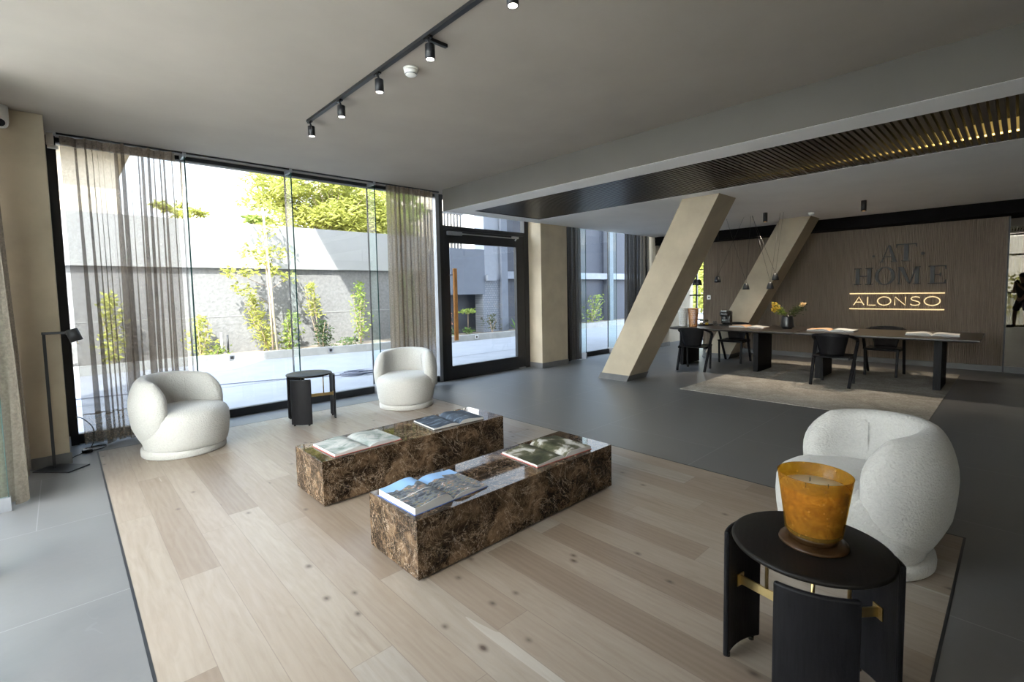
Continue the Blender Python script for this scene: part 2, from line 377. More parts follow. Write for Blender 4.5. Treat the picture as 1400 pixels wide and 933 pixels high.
# ------------------------------------------------------------------ mesh builder
class MB:
    def __init__(s): s.v = []; s.f = []; s.smooth = []
    def add(s, vs, fs, smooth=False):
        b = len(s.v); s.v += [tuple(x) for x in vs]
        for f in fs: s.f.append(tuple(b+i for i in f)); s.smooth.append(smooth)
        return s
    def box(s, x0, x1, y0, y1, z0, z1):
        vs = [(x0,y0,z0),(x1,y0,z0),(x1,y1,z0),(x0,y1,z0),(x0,y0,z1),(x1,y0,z1),(x1,y1,z1),(x0,y1,z1)]
        return s.add(vs, [(3,2,1,0),(4,5,6,7),(0,1,5,4),(1,2,6,5),(2,3,7,6),(3,0,4,7)])
    def prism(s, poly, z0, z1):
        n = len(poly)
        vs = [(x,y,z0) for x,y in poly] + [(x,y,z1) for x,y in poly]
        fs = [tuple(range(n-1,-1,-1)), tuple(range(n,2*n))] + [(i,(i+1)%n,n+(i+1)%n,n+i) for i in range(n)]
        return s.add(vs, fs)
    def hexa(s, b, t):
        return s.add(list(b)+list(t), [(3,2,1,0),(4,5,6,7),(0,1,5,4),(1,2,6,5),(2,3,7,6),(3,0,4,7)])
    def tube(s, pts, r, seg=8, cap=True, smooth=True):
        pts = [Vector(p) for p in pts]; n = len(pts)
        rs = r if isinstance(r, (list, tuple)) else [r]*n
        vs = []; up0 = None
        for i, p in enumerate(pts):
            d = (pts[min(i+1, n-1)] - pts[max(i-1, 0)]).normalized()
            if up0 is None:
                up0 = d.orthogonal().normalized()
            u = (up0 - d*up0.dot(d)); u = u.normalized() if u.length > 1e-6 else d.orthogonal().normalized(); up0 = u
            w = d.cross(u)
            for k in range(seg):
                a = 2*pi*k/seg
                vs.append(p + u*cos(a)*rs[i] + w*sin(a)*rs[i])
        fs = []
        for i in range(n-1):
            for k in range(seg):
                a = i*seg+k; b = i*seg+(k+1)%seg
                fs.append((a, b, b+seg, a+seg))
        s.add(vs, fs, smooth)
        if cap:
            b = len(s.v)-len(vs)
            s.f.append(tuple(b+k for k in range(seg-1,-1,-1))); s.smooth.append(False)
            s.f.append(tuple(b+(n-1)*seg+k for k in range(seg))); s.smooth.append(False)
        return s
    def bar(s, pts, w, h, up=(0,0,1)):
        """rectangular bar along a path; w across, h along up"""
        pts = [Vector(p) for p in pts]; n = len(pts); up = Vector(up); vs = []
        for i, p in enumerate(pts):
            d = (pts[min(i+1,n-1)] - pts[max(i-1,0)]).normalized()
            sd = d.cross(up); sd = sd.normalized() if sd.length > 1e-6 else d.orthogonal().normalized()
            u = sd.cross(d).normalized()
            for a, b in ((-1,-1),(1,-1),(1,1),(-1,1)):
                vs.append(p + sd*a*w/2 + u*b*h/2)
        fs = [(3,2,1,0), tuple((n-1)*4+k for k in range(4))]
        for i in range(n-1):
            for k in range(4):
                a = i*4+k; b = i*4+(k+1)%4
                fs.append((a, b, b+4, a+4))
        return s.add(vs, fs)
    def lathe(s, prof, seg=32, c=(0,0,0), smooth=True, closed=False):
        vs = []; n = len(prof)
        for r, z in prof:
            for k in range(seg):
                a = 2*pi*k/seg; vs.append((c[0]+r*cos(a), c[1]+r*sin(a), c[2]+z))
        fs = []
        rng = n if closed else n-1
        for i in range(rng):
            j = (i+1) % n
            for k in range(seg):
                fs.append((i*seg+k, i*seg+(k+1)%seg, j*seg+(k+1)%seg, j*seg+k))
        s.add(vs, fs, smooth)
        if not closed:
            b = len(s.v)-len(vs)
            if prof[0][0] > 1e-5: s.f.append(tuple(b+k for k in range(seg-1,-1,-1))); s.smooth.append(False)
            if prof[-1][0] > 1e-5: s.f.append(tuple(b+(n-1)*seg+k for k in range(seg))); s.smooth.append(False)
        return s
    def grid(s, rows, smooth=True, wrap=False):
        m = len(rows[0]); vs = [p for r in rows for p in r]; fs = []
        for i in range(len(rows)-1):
            for k in range(m if wrap else m-1):
                k2 = (k+1) % m
                fs.append((i*m+k, i*m+k2, (i+1)*m+k2, (i+1)*m+k))
        return s.add(vs, fs, smooth)
    def sphere(s, c, r, seg=12, rings=8, sc=(1,1,1)):
        prof = [(sin(pi*i/rings), -cos(pi*i/rings)) for i in range(rings+1)]
        vs = []; 
        for a, z in prof:
            for k in range(seg):
                t = 2*pi*k/seg; vs.append((c[0]+r*a*cos(t)*sc[0], c[1]+r*a*sin(t)*sc[1], c[2]+r*z*sc[2]))
        fs = [(i*seg+k, i*seg+(k+1)%seg, (i+1)*seg+(k+1)%seg, (i+1)*seg+k) for i in range(rings) for k in range(seg)]
        return s.add(vs, fs, True)
    def build(s, name, mat, parent=None, bevel=0.0, loc=None, rot=None, subsurf=0, weld=False):
        me = bpy.data.meshes.new(name); me.from_pydata(s.v, [], s.f)
        me.polygons.foreach_set('use_smooth', s.smooth)
        bm = bmesh.new(); bm.from_mesh(me)
        if weld: bmesh.ops.remove_doubles(bm, verts=bm.verts, dist=1e-5)
        bmesh.ops.recalc_face_normals(bm, faces=bm.faces)
        bm.to_mesh(me); bm.free()
        o = bpy.data.objects.new(name, me); COL.objects.link(o)
        if isinstance(mat, (list, tuple)):
            for x in mat: me.materials.append(x)
        else: me.materials.append(mat)
        if parent is not None: o.parent = parent
        if loc is not None: o.location = loc
        if rot is not None: o.rotation_euler = rot
        if bevel:
            md = o.modifiers.new('bevel', 'BEVEL'); md.width = bevel; md.segments = 2; md.limit_method = 'ANGLE'; md.angle_limit = radians(40)
        if subsurf:
            md = o.modifiers.new('sub', 'SUBSURF'); md.levels = subsurf; md.render_levels = subsurf
        return o

def thing(name, label, cat, loc=(0,0,0), rz=0.0, group=None):
    o = bpy.data.objects.new(name, None); COL.objects.link(o); o.empty_display_size = .1
    o.location = loc; o.rotation_euler = (0,0,rz)
    o['label'] = label; o['category'] = cat
    if group: o['group'] = group
    return o
def tag(o, label, cat, group=None, kind=None):
    o['label'] = label; o['category'] = cat
    if group: o['group'] = group
    if kind: o['kind'] = kind
    return o
def struct(o, label=None, cat=None):
    o['kind'] = 'structure'
    if label: o['label'] = label
    if cat: o['category'] = cat
    return o
def sroot(name, label, cat):
    o = bpy.data.objects.new(name, None); COL.objects.link(o); o['kind'] = 'structure'; o['label'] = label; o['category'] = cat
    return o
def dup(root, loc, rz, label, group=None):
    r = root.copy(); COL.objects.link(r); r.location = loc; r.rotation_euler = (0,0,rz); r['label'] = label
    if group: r['group'] = group
    for ch in list(root.children):
        c = ch.copy(); COL.objects.link(c); c.parent = r
        for g in list(ch.children):
            d = g.copy(); COL.objects.link(d); d.parent = c
    return r

# ------------------------------------------------------------------ camera
H = 1.5
FPX = 655.704; YAW, PITCH, ROLL = radians(43.23413532), radians(3.8205173), radians(-1.09592746)
fwd0 = Vector((sin(YAW), cos(YAW), 0)); right0 = Vector((cos(YAW), -sin(YAW), 0)); up0 = Vector((0,0,1))
f2 = fwd0*cos(PITCH) - up0*sin(PITCH); u2 = up0*cos(PITCH) + fwd0*sin(PITCH)
r3 = right0*cos(ROLL) + u2*sin(ROLL); u3 = u2*cos(ROLL) - right0*sin(ROLL)
cam = bpy.data.cameras.new('camera'); camo = bpy.data.objects.new('camera', cam); COL.objects.link(camo)
cam.sensor_fit = 'HORIZONTAL'; cam.sensor_width = 36; cam.lens = FPX/1400*36
cam.shift_y = -23.85/1400
cam.clip_start = .02; cam.clip_end = 400
mw = Matrix(((r3.x, u3.x, -f2.x, 0), (r3.y, u3.y, -f2.y, 0), (r3.z, u3.z, -f2.z, H), (0,0,0,1)))
camo.matrix_world = mw
scn.camera = camo

# ------------------------------------------------------------------ dimensions
YW = 6.70      # inner face of the front glazing
XL = -.55      # inner face of the left glazing
CZ = 3.13      # main ceiling
LZ = 2.79      # lowered ceiling
BX = 4.52      # face of beam
XS = 11.40     # sign wall

# ------------------------------------------------------------------ shell
b = MB()
WX0, WX1, WY0, WY1 = .19, 3.79, .186, 6.20
b.box(XL-.1, WX0-.012, -4, YW+.1, -.06, 0); b.box(WX1+.012, 14, -4, YW+.1, -.06, 0)
b.box(WX0-.012, WX1+.012, -4, WY0-.012, -.06, 0); b.box(WX0-.012, WX1+.012, WY1+.012, YW+.1, -.06, 0)
struct(b.build('floor', M['tile']), 'dark grey porcelain tile floor around the oak boards', 'floor')
b = MB(); b.box(WX0, WX1, WY0, WY1, -.06, .0005)
struct(b.build('floor', M['oak']), 'pale limed oak board floor inlaid in the grey tile', 'floor')
b = MB()
t = .012
b.box(WX0-t, WX0, WY0-t, WY1+t, -.06, .001); b.box(WX1, WX1+t, WY0-t, WY1+t, -.06, .001)
b.box(WX0, WX1, WY0-t, WY0, -.06, .001); b.box(WX0, WX1, WY1, WY1+t, -.06, .001)
struct(b.build('trim_1', M['black_metal']), 'thin black metal edging strip round the oak floor', 'trim')

b = MB(); b.box(XL-.1, BX+.3, -4, YW+.08, CZ, CZ+.2)
struct(b.build('ceiling', M['ceiling']), 'grey painted main ceiling over the seating area', 'ceiling')
b = MB(); b.box(BX+.3, 14, 6.36, YW+.08, CZ, CZ+.2)
struct(b.build('ceiling', M['ceiling']), 'ceiling of the narrow curtain pocket along the glazing', 'ceiling')
# beam
b = MB(); b.box(BX, BX+.3, -4, 6.36, LZ, CZ)
struct(b.build('beam', M['beam']), 'grey ceiling beam face dropping to the lowered ceiling', 'beam')
# lowered ceiling with slat recess X 4.88..6.39, Y ..6.02
RX0, RX1, RY1 = 4.885, 6.39, 6.02
b = MB()
b.box(BX, RX0, -4, 6.36, LZ-.002, LZ+.001); b.box(RX0, RX1, RY1, 6.36, LZ-.002, LZ+.25)
b.box(RX1, 13.6, -4, 6.36, LZ-.002, LZ+.25)
b.box(BX+.3, RX0, -4, 6.36, LZ, LZ+.25)
struct(b.build('ceiling', M['ceiling_light']), 'pale lowered ceiling above the desks', 'ceiling')
b = MB(); b.box(RX0, RX1, -4, RY1, LZ+.20, LZ+.26)
struct(b.build('ceiling', M['dark_void']), 'black void above the ceiling slats', 'ceiling')
# slatted panel
sl = thing('ceiling_slat_panel', 'long dark timber slat panel recessed in the lowered ceiling', 'ceiling panel', (RX0, -4, LZ))
b = MB(); p = .0497; n = int((RY1+4)/p)
for k in range(n):
    y = .006+k*p; b.box(.004, RX1-RX0-.004, y, y+.032, .004, .034)
b.build('slat_grille', M['slat'], sl)
b = MB()
b.box(0, .004, 0, RY1+4, 0, .08); b.box(RX1-RX0-.004, RX1-RX0, 0, RY1+4, 0, .08); b.box(0, RX1-RX0, RY1+4-.004, RY1+4, 0, .08)
b.build('frame', M['black_metal'], sl)
b = MB(); b.box(1.345, 1.385, .1, 9.2, .046, .054); b.build('led_strip', M['led'], sl)

# walls
b = MB(); b.box(XS, XS+.2, -4, 5.30, 0, CZ)
struct(b.build('wall_back', M['flute']), 'brown timber sign wall behind the desks', 'wall')
b = MB(); b.box(-.65, 14, -4.15, -4, 0, CZ)
struct(b.build('wall_right', M['beam']), 'plain grey wall behind the viewpoint', 'wall')
# fluting of sign wall
fl = thing('fluted_panel', 'brown fluted timber panelling covering the sign wall', 'wall panel', (XS-.003, 0, 0))
b = MB(); y = .185
while y < 5.29:
    b.add([(-.012, y+.004, .1), (-.020, y+.008, .1), (-.020, y+.019, .1), (-.012, y+.023, .1), (0, y+.023, .1), (0, y+.004, .1),
           (-.012, y+.004, 2.576), (-.020, y+.008, 2.576), (-.020, y+.019, 2.576), (-.012, y+.023, 2.576), (0, y+.023, 2.576), (0, y+.004, 2.576)],
          [(0,1,7,6),(1,2,8,7),(2,3,9,8),(3,4,10,9),(5,0,6,11),(0,5,4,3,2,1),(6,7,8,9,10,11)])
    y += .027
b.build('fluting', M['flute'], fl)
b = MB(); b.box(-.03, 0, .165, .185, 0, 2.576); b.build('end_trim', M['black_metal'], fl)
b = MB(); b.box(XS-.018, XS, -4, 5.30, 0, .1)
struct(b.build('baseboard_back', M['skirt']), 'grey tile skirting along the sign wall', 'skirting')
b = MB(); b.box(10.95, XS+.001, -4, 6.36, 2.576, LZ-.002)
struct(b.build('trim_2', M['bulkhead']), 'black bulkhead band above the sign wall', 'bulkhead')
# mirror
mi, nt, out = new_mat('mirror_silver'); NN = NT(nt); g = NN.n('ShaderNodeBsdfGlossy'); g.inputs[0].default_value = (.22, .205, .175, 1); g.inputs['Roughness'].default_value = 0.0; NN.link(g.outputs[0], out.inputs[0])
mr = thing('wall_mirror', 'tall frameless wall mirror beside the sign wall panelling', 'mirror', (XS, .165, 0), radians(.45))
b = MB(); b.box(-.012, -.004, -3.9, 0, .1, 2.576); b.build('mirror_glass', mi, mr)
b = MB(); b.box(-.004, -.0005, -3.9, 0, .1, 2.576); b.build('backing', M['black_metal'], mr)
# end wall beyond sign wall, with gridded window
b = MB(); b.box(13.5, 13.7, 5.2, 5.3, 0, CZ); b.box(13.5, 13.7, 5.3, YW+.1, 2.62, CZ); b.box(XS+.2, 13.7, 5.2, 5.3, 0, CZ)
struct(b.build('wall_end', M['plaster']), 'end wall of the passage beyond the sign wall', 'wall')

# ------------------------------------------------------------------ glazing
FINS = [1.113, 2.258, 3.42]
w1 = sroot('window_1', 'frameless floor to ceiling glazing with glass fins facing the patio', 'window')
b = MB(); b.box(0, 4.60, YW, YW+.075, 0, .10); b.build('sill_frame', M['black_metal'], w1, .004)
b = MB(); b.box(0, 4.60, YW, YW+.075, 3.075, CZ); b.build('head_frame', M['black_metal'], w1)
b = MB(); b.box(0, 4.60, YW-.012, YW, 3.068, 3.085); b.build('head_bead', M['grey_metal'], w1)
b = MB(); b.box(-.012, .062, YW-.05, YW+.075, 0, CZ); b.build('mullion', M['black_metal'], w1)
xs = [.062] + FINS + [4.60]
for i in range(4):
    b = MB(); b.box(xs[i]+.004, xs[i+1]-.004, YW+.03, YW+.042, .10, 3.075); b.build('pane', M['glass'], w1)
def fin(x, parent, y=YW, z0=.05, z1=3.11, axis='x', d=.20):
    B = lambda a0, a1, b0, b1, c0, c1: (MB().box(a0, a1, b0, b1, c0, c1) if axis == 'x' else MB().box(y+(YW-b1), y+(YW-b0), a0, a1, c0, c1))
    yy = YW
    f = B(x-.0075, x+.0075, yy-d, yy+.028, z0, z1).build('fin', M['glass_fin'], parent)
    B(x-.0078, x+.0078, yy-d-.004, yy-d, z0, z1).build('fin_edge', M['glass_edge'], f)
    B(x-.009, x+.009, yy+.028, yy+.046, z0, z1).build('silicone_joint', M['black_metal'], f)
    m1 = B(x-.016, x+.016, yy-d-.012, yy+.03, 0, z0+.08); m1.build('shoe', M['grey_metal'], f)
    m1 = B(x-.016, x+.016, yy-d-.012, yy+.03, z1-.03, CZ); m1.build('top_clip', M['grey_metal'], f)
for x in FINS: fin(x, w1)
# window beside door + transom = door_1
d1 = sroot('door_1', 'black framed glass entrance door with timber pull handle', 'door')
b = MB(); b.box(4.60, 4.665, YW-.02, YW+.08, 0, CZ); b.build('jamb', M['grey_metal'], d1)
b = MB(); b.box(4.665, 4.73, YW-.03, YW+.08, 0, CZ); b.build('jamb', M['black_metal'], d1)
b = MB(); b.box(6.64, 6.75, YW-.03, YW+.08, 0, CZ); b.build('jamb', M['black_metal'], d1)
b = MB(); b.box(4.73, 6.64, YW-.02, YW+.08, 2.56, 2.63); b.build('transom_bar', M['black_metal'], d1)
b = MB(); b.box(4.73, 6.64, YW, YW+.07, 3.07, CZ); b.build('head_frame', M['black_metal'], d1)
b = MB(); b.box(4.73, 6.64, YW+.03, YW+.042, 2.63, 3.07); b.build('transom_pane', M['glass'], d1)
MB().box(4.73, 6.64, YW-.03, YW+.08, 0, .02).build('threshold', M['black_metal'], d1)
lf = None
b = MB(); b.box(4.735, 4.855, YW-.025, YW+.045, .02, 2.555); b.box(6.42, 6.635, YW-.025, YW+.045, .02, 2.555)
b.box(4.855, 6.42, YW-.025, YW+.045, .02, .235); b.box(4.855, 6.42, YW-.025, YW+.045, 2.345, 2.555)
lf = b.build('door_leaf', M['black_metal'], d1, .003)
b = MB(); b.box(4.855, 6.42, YW+.005, YW+.02, .235, 2.345); b.build('door_pane', M['glass'], lf)
b = MB(); b.box(4.872, 4.945, YW-.105, YW-.07, .68, 1.91); hd = b.build('pull_handle', M['handle_wood'], d1, .006)
b = MB()
for z in (.80, 1.80): b.tube([(4.90, YW-.07, z), (4.82, YW-.025, z)], .009)
b.build('standoff', M['black_metal'], hd)
b = MB(); b.box(4.80, 5.10, YW-.075, YW-.027, 2.47, 2.535); cl = b.build('door_closer', M['grey_metal'], d1, .004)
b = MB(); b.bar([(5.08, YW-.05, 2.505), (6.36, YW-.05, 2.505)], .012, .018); b.build('slide_arm', M['steel'], cl)
b = MB(); b.box(6.3, 6.45, YW-.075, YW-.02, 2.50, 2.54); b.tube([(6.34, YW-.09, 2.46), (6.42, YW-.06, 2.53)], .014); b.build('hinge_bracket', M['steel'], cl)
b = MB(); b.box(6.44, 6.60, YW-.06, YW-.02, .002, .02); b.build('floor_spring', M['steel'], d1)
# second front glazing
w2 = sroot('window_2', 'glazing with glass fins between the beige pillars', 'window')
b = MB(); b.box(7.55, 11.0, YW, YW+.075, 0, .10); b.build('sill_frame', M['black_metal'], w2)
b = MB(); b.box(7.55, 11.0, YW, YW+.075, 3.07, CZ); b.build('head_frame', M['black_metal'], w2)
for a, c in ((7.55, 8.325), (8.333, 9.47), (9.478, 11.0)):
    b = MB(); b.box(a, c, YW+.03, YW+.042, .10, 3.07); b.build('pane', M['glass'], w2)
for x in (8.329, 9.474): fin(x, w2)
# left glazing: frameless with fins, then a framed gridded stretch
w3 = sroot('window_3', 'frameless left glazing with glass fins beside the sheer curtain', 'window')
def LB(y0, y1, x0, x1, z0, z1): return MB().box(x0, x1, y0, y1, z0, z1)
LB(1.0, 5.96, XL-.075, XL, 0, .06).build('sill_frame', M['black_metal'], w3)
LB(1.0, 5.96, XL-.075, XL, 3.07, CZ).build('head_frame', M['black_metal'], w3)
LF = [4.925, 3.78, 2.635, 1.49]
ys = [1.0] + LF[::-1] + [5.96]
for i in range(len(ys)-1): LB(ys[i]+.004, ys[i+1]-.004, XL-.042, XL-.03, .06, 3.07).build('pane', M['glass'], w3)
for y in LF:
    d = .20
    f = LB(y-.0075, y+.0075, XL-.028, XL+d, .05, 3.11).build('fin', M['glass_fin'], w3)
    LB(y-.0078, y+.0078, XL+d, XL+d+.004, .05, 3.11).build('fin_edge', M['glass_edge'], f)
    LB(y-.009, y+.009, XL-.046, XL-.028, .05, 3.11).build('silicone_joint', M['black_metal'], f)
    LB(y-.016, y+.016, XL-.03, XL+d+.012, 0, .10).build('shoe', M['grey_metal'], f)
w4 = sroot('window_4', 'black framed gridded glazing behind the photographer', 'window')
b = MB()
for y in (-3.97, -2.3, -.63, .97): b.box(XL-.08, XL, y-.03, y+.03, 0, CZ)
for z in (.03, 1.15, 2.416, 3.09): b.box(XL-.08, XL, -3.97, .97, z-.03, z+.03)
b.build('grid_frame', M['black_metal'], w4)
for a, c in ((-3.94, -2.33), (-2.27, -.66), (-.60, .94)):
    for z0, z1 in ((.06, 1.12), (1.18, 2.386), (2.446, 3.06)):
        LB(a, c, XL-.046, XL-.034, z0, z1).build('pane', M['glass'], w4)
# end window
w5 = sroot('window_5', 'slim black gridded window at the far end past the sign wall', 'window')
b = MB()
for y in (5.33, 5.92, 6.50, 6.75): b.box(13.5, 13.56, y-.02, y+.02, 0, 2.62)
for z in (.02, .584, 1.288, 2.03, 2.6): b.box(13.5, 13.56, 5.31, YW+.07, z-.018, z+.018)
b.build('grid_frame', M['black_metal'], w5)
b = MB(); b.box(13.525, 13.535, 5.3, YW+.1, 0, 2.62); b.build('pane', M['glass'], w5)
# front wall pieces beyond x=11
b = MB(); b.box(11.0, 13.7, YW, YW+.1, 0, CZ)
struct(b.build('wall_front', M['plaster']), 'short plaster wall of the passage behind the far pillar', 'wall')

# pillars
def pillar(x0, x1, y0, y1, z1, label, lean=0.0, z0=0.0):
    r = sroot('column', label, 'pillar')
    dy = lean*(z1-z0)
    b = MB().hexa([(x0,y0,z0),(x1,y0,z0),(x1,y1,z0),(x0,y1,z0)], [(x0,y0+dy,z1),(x1,y0+dy,z1),(x1,y1+dy,z1),(x0,y1+dy,z1)])
    b.build('shaft', M['plaster'], r, .006)
    e = .012; h = .10; dh = lean*h
    b = MB().hexa([(x0-e,y0-e,0),(x1+e,y0-e,0),(x1+e,y1+e,0),(x0-e,y1+e,0)], [(x0-e,y0-e+dh,h),(x1+e,y0-e+dh,h),(x1+e,y1+e+dh,h),(x0-e,y1+e+dh,h)])
    b.build('skirting', M['skirt'], r)
    return r
pillar(6.755, 7.52, 6.34, 6.78, CZ, 'upright beige plaster pillar beside the entrance door')
pillar(10.95, 11.65, 6.34, 6.78, CZ, 'far upright beige plaster pillar behind the slanted column')
pillar(-.64, -.012, 5.96, 6.78, CZ, 'beige plaster corner pillar behind the floor lamp')
pillar(6.64, 7.20, 4.37, 4.91, LZ, 'nearer slanted beige concrete column', lean=-.534)
pillar(10.15, 10.70, 4.20, 4.73, LZ, 'farther slanted concrete column behind the desks', lean=-.534)
# unseen stepped storeys and high slab, added to shade patio, wall and left glazing
b = MB()
b.box(-2.42, 14, -6, 6.92, CZ+.28, 6.5); b.box(-.93, 14, -6, 6.92, 6.5, 8.2)  # step and left overhang placed for the shadows they cast
struct(b.build('upper_shade_mass', M['render_smooth']), 'unseen upper storeys over the lounge, shaped to shade the patio and left glazing', 'building')
b = MB(); b.box(2.55, 19, 6.9, 10.4, 8.0, 8.2)  # slab added out of view to cast the slanted shade on the garden wall
struct(b.build('blocker', M['render_smooth']), 'high roof added unseen to shade the right side of the patio and garden wall', 'blocker')

# ------------------------------------------------------------------ curtains
def curtain(name, label, x0, x1, y, mat, folds, amp, seed, headmat=None, hem=None, hemmat=None, axis='x', z1=CZ-.02, z0=.015, flare=0.0, group=None, head=.09):
    rnd = random.Random(seed)
    ph = [rnd.uniform(0, 2*pi) for _ in range(6)]; L = x1-x0; n = folds*10
    irregular = [rnd.uniform(.35, 1.75) for _ in range(folds+2)]
    def pt(u, z):
        t = (z-z0)/(z1-z0)
        uu = u + .012*sin(2*pi*u*2.3+ph[0])+ .008*sin(2*pi*u*5.1+ph[1])
        a = irregular[int(min(folds, max(0, uu*folds)))]
        th = 2*pi*uu*folds
        A = amp*(.55+.45*(1-t))*a
        off = A*sin(th + .5*sin(3*(1-t)+ph[2])) + .35*A*sin(.5*th+ph[3]+2*(1-t))
        dx = -.45*A*sin(2*th+ph[4]) + flare*(1-t)**2*(u-.35) + .02*(1-t)*sin(6*u+ph[5])
        xx = x0 + u*L + dx
        return (xx, y+off, z) if axis == 'x' else (y+off, xx, z)
    r = thing(name, label, 'curtain', (0,0,0), 0, group)
    zs = [z0+(z1-z0)*k/22 for k in range(23)]
    zb = z0+hem if hem else z0
    zt = z1-head
    lev = [zb+(zt-zb)*k/22 for k in range(23)]
    MB().grid([[pt(i/n, z) for i in range(n+1)] for z in lev]).build('drape', mat, r)
    MB().grid([[pt(i/n, zt+(z1-zt)*k/2) for i in range(n+1)] for k in range(3)]).build('heading', headmat or mat, r)
    if hem:
        MB().grid([[pt(i/n, z0+hem*k/5) for i in range(n+1)] for k in range(6)]).build('hem', hemmat or mat, r)
        b = MB()
        b.grid([[pt(i/n, z0+hem+(k-.5)*.014) for i in range(n+1)] for k in range(2)]); b.build('hem_stitching', M['sheer_head'], r)
    return r
curtain('curtain', 'wide see-through linen curtain beside the corner pillar', .085, 1.03, 6.52, M['sheer'], 9, .062, 3, M['sheer_head'], .31, M['sheer_hem'])
curtain('curtain', 'gathered beige linen curtain left of the entrance door', 3.60, 4.42, 6.50, M['sheer_dense'], 11, .040, 5, M['sheer_head'])
curtain('curtain', 'long sheer curtain hanging on the left glazing, nearest the viewer', 5.06, 5.93, -.365, M['sheer_side_shaded'], 9, .055, 9, M['sheer_head'], axis='y', flare=.12)
curtain('curtain', 'narrow dark gathered curtain right of the upright pillar', 7.57, 8.16, 6.53, M['sheer_dark'], 8, .045, 12, M['sheer_head'])
curtain('curtain', 'dark gathered curtain just left of the slanted column', 9.86, 10.90, 6.50, M['sheer_dark'], 11, .045, 14, M['sheer_head'])
curtain('curtain', 'long sheer curtain drawn across the glazing behind the photographer, seen in the mirror', -3.92, .94, -.50, M['sheer_olive'], 34, .022, 19, M['sheer_head'], axis='y')
tr = thing('curtain_track', 'slim black curtain track above the wide sheer curtain', 'curtain track')
MB().box(.07, 4.55, 6.50, 6.53, CZ-.018, CZ).build('rail', M['black_metal'], tr)

# ------------------------------------------------------------------ armchairs
def make_armchair(loc, rz, label):
    r = thing('armchair', label, 'armchair', loc, rz, 'ivory boucle tub chairs')
    MB().lathe([(.02,.0),(.346,.0),(.354,.010),(.356,.04),(.352,.068),(.33,.078),(.02,.078)], 48).build('plinth', M['boucle'], r)
    # seat: bulging drum, slightly pushed forward (local +x is the front)
    prof = [(.02,.07),(.350,.07),(.364,.084),(.376,.13),(.386,.20),(.392,.28),(.388,.36),(.370,.402),(.330,.430),(.24,.444),(.12,.452),(.0,.455)]
    b = MB(); seg = 64; rows = []
    for rad, z in prof:
        row = []
        for k in range(seg):
            a = 2*pi*k/seg
            fx = 1.02 if cos(a) > 0 else .84
            row.append((rad*cos(a)*fx + .008, rad*sin(a)*.965, z))
        rows.append(row)
    b.grid(rows, wrap=True); b.build('seat', M['boucle'], r)
    # wrap-around back and arms
    NS, NC = 84, 40; rows = []
    TM = radians(114)
    def rcen(q): return .290 + .048*sin(min(1, q*1.35)*pi/2) - .034*max(0, (q-.62)/.38)**1.5
    sup = lambda v, p: (abs(v)**p)*(1 if v >= 0 else -1)
    for i in range(NS+1):
        s = sin(pi/2*(-1 + 2*i/NS))
        s = s*.6 + .4*sin(pi/2*s)
        e = min(1.0, abs(s))
        endk = max(0.0, 1-e**11)**.5
        row = []
        for k in range(NC):
            a = 2*pi*k/NC
            q = .5+.5*sup(sin(a), .80)
            tm = TM*(1 - .30*max(0, (.55-q)/.55)**1.9 - .20*max(0, (q-.66)/.34)**2.6)
            th = s*tm
            top = .752 - .062*min(1, abs(th)/radians(118))**2.0
            z = .082 + (top-.082)*q
            tk = .088*(.05+.95*endk)*(1.0 - .38*max(0, .30-q)/.30)
            rad = rcen(q) + tk*sup(cos(a), .68)
            row.append((-rad*cos(th)*1.02, rad*sin(th), z))
        rows.append(row)
    b = MB(); b.grid(rows, wrap=True)
    b.f.append(tuple(range(NC-1, -1, -1))); b.smooth.append(True)
    b.f.append(tuple(NS*NC+k for k in range(NC))); b.smooth.append(True)
    b.build('backrest', M['boucle'], r)
    # seams
    for sgn in (-1, 1):
        th = sgn*radians(52); pts = []
        for k in range(15):
            q = .42+.56*k/14; z = .085+q*(.71-.085)
            rad = rcen(q) - .0875 + (0.08*max(0, (q-.86)/.14)**2)
            pts.append((-rad*cos(th)*1.02, rad*sin(th), z))
        MB().tube(pts, .0022, 6).build('seam', M['boucle'], r)
    return r
A1 = make_armchair((.825, 5.66, .0005), atan2(-.81, .59), 'ivory boucle tub armchair beside the floor lamp and sheer curtain')
dup(A1, (3.33, 5.65, .0005), atan2(-.747, -.664), 'ivory boucle tub armchair in front of the entrance door')
dup(A1, (3.25, .61, .0005), atan2(.79, -.605), 'ivory boucle tub armchair behind the amber candle')

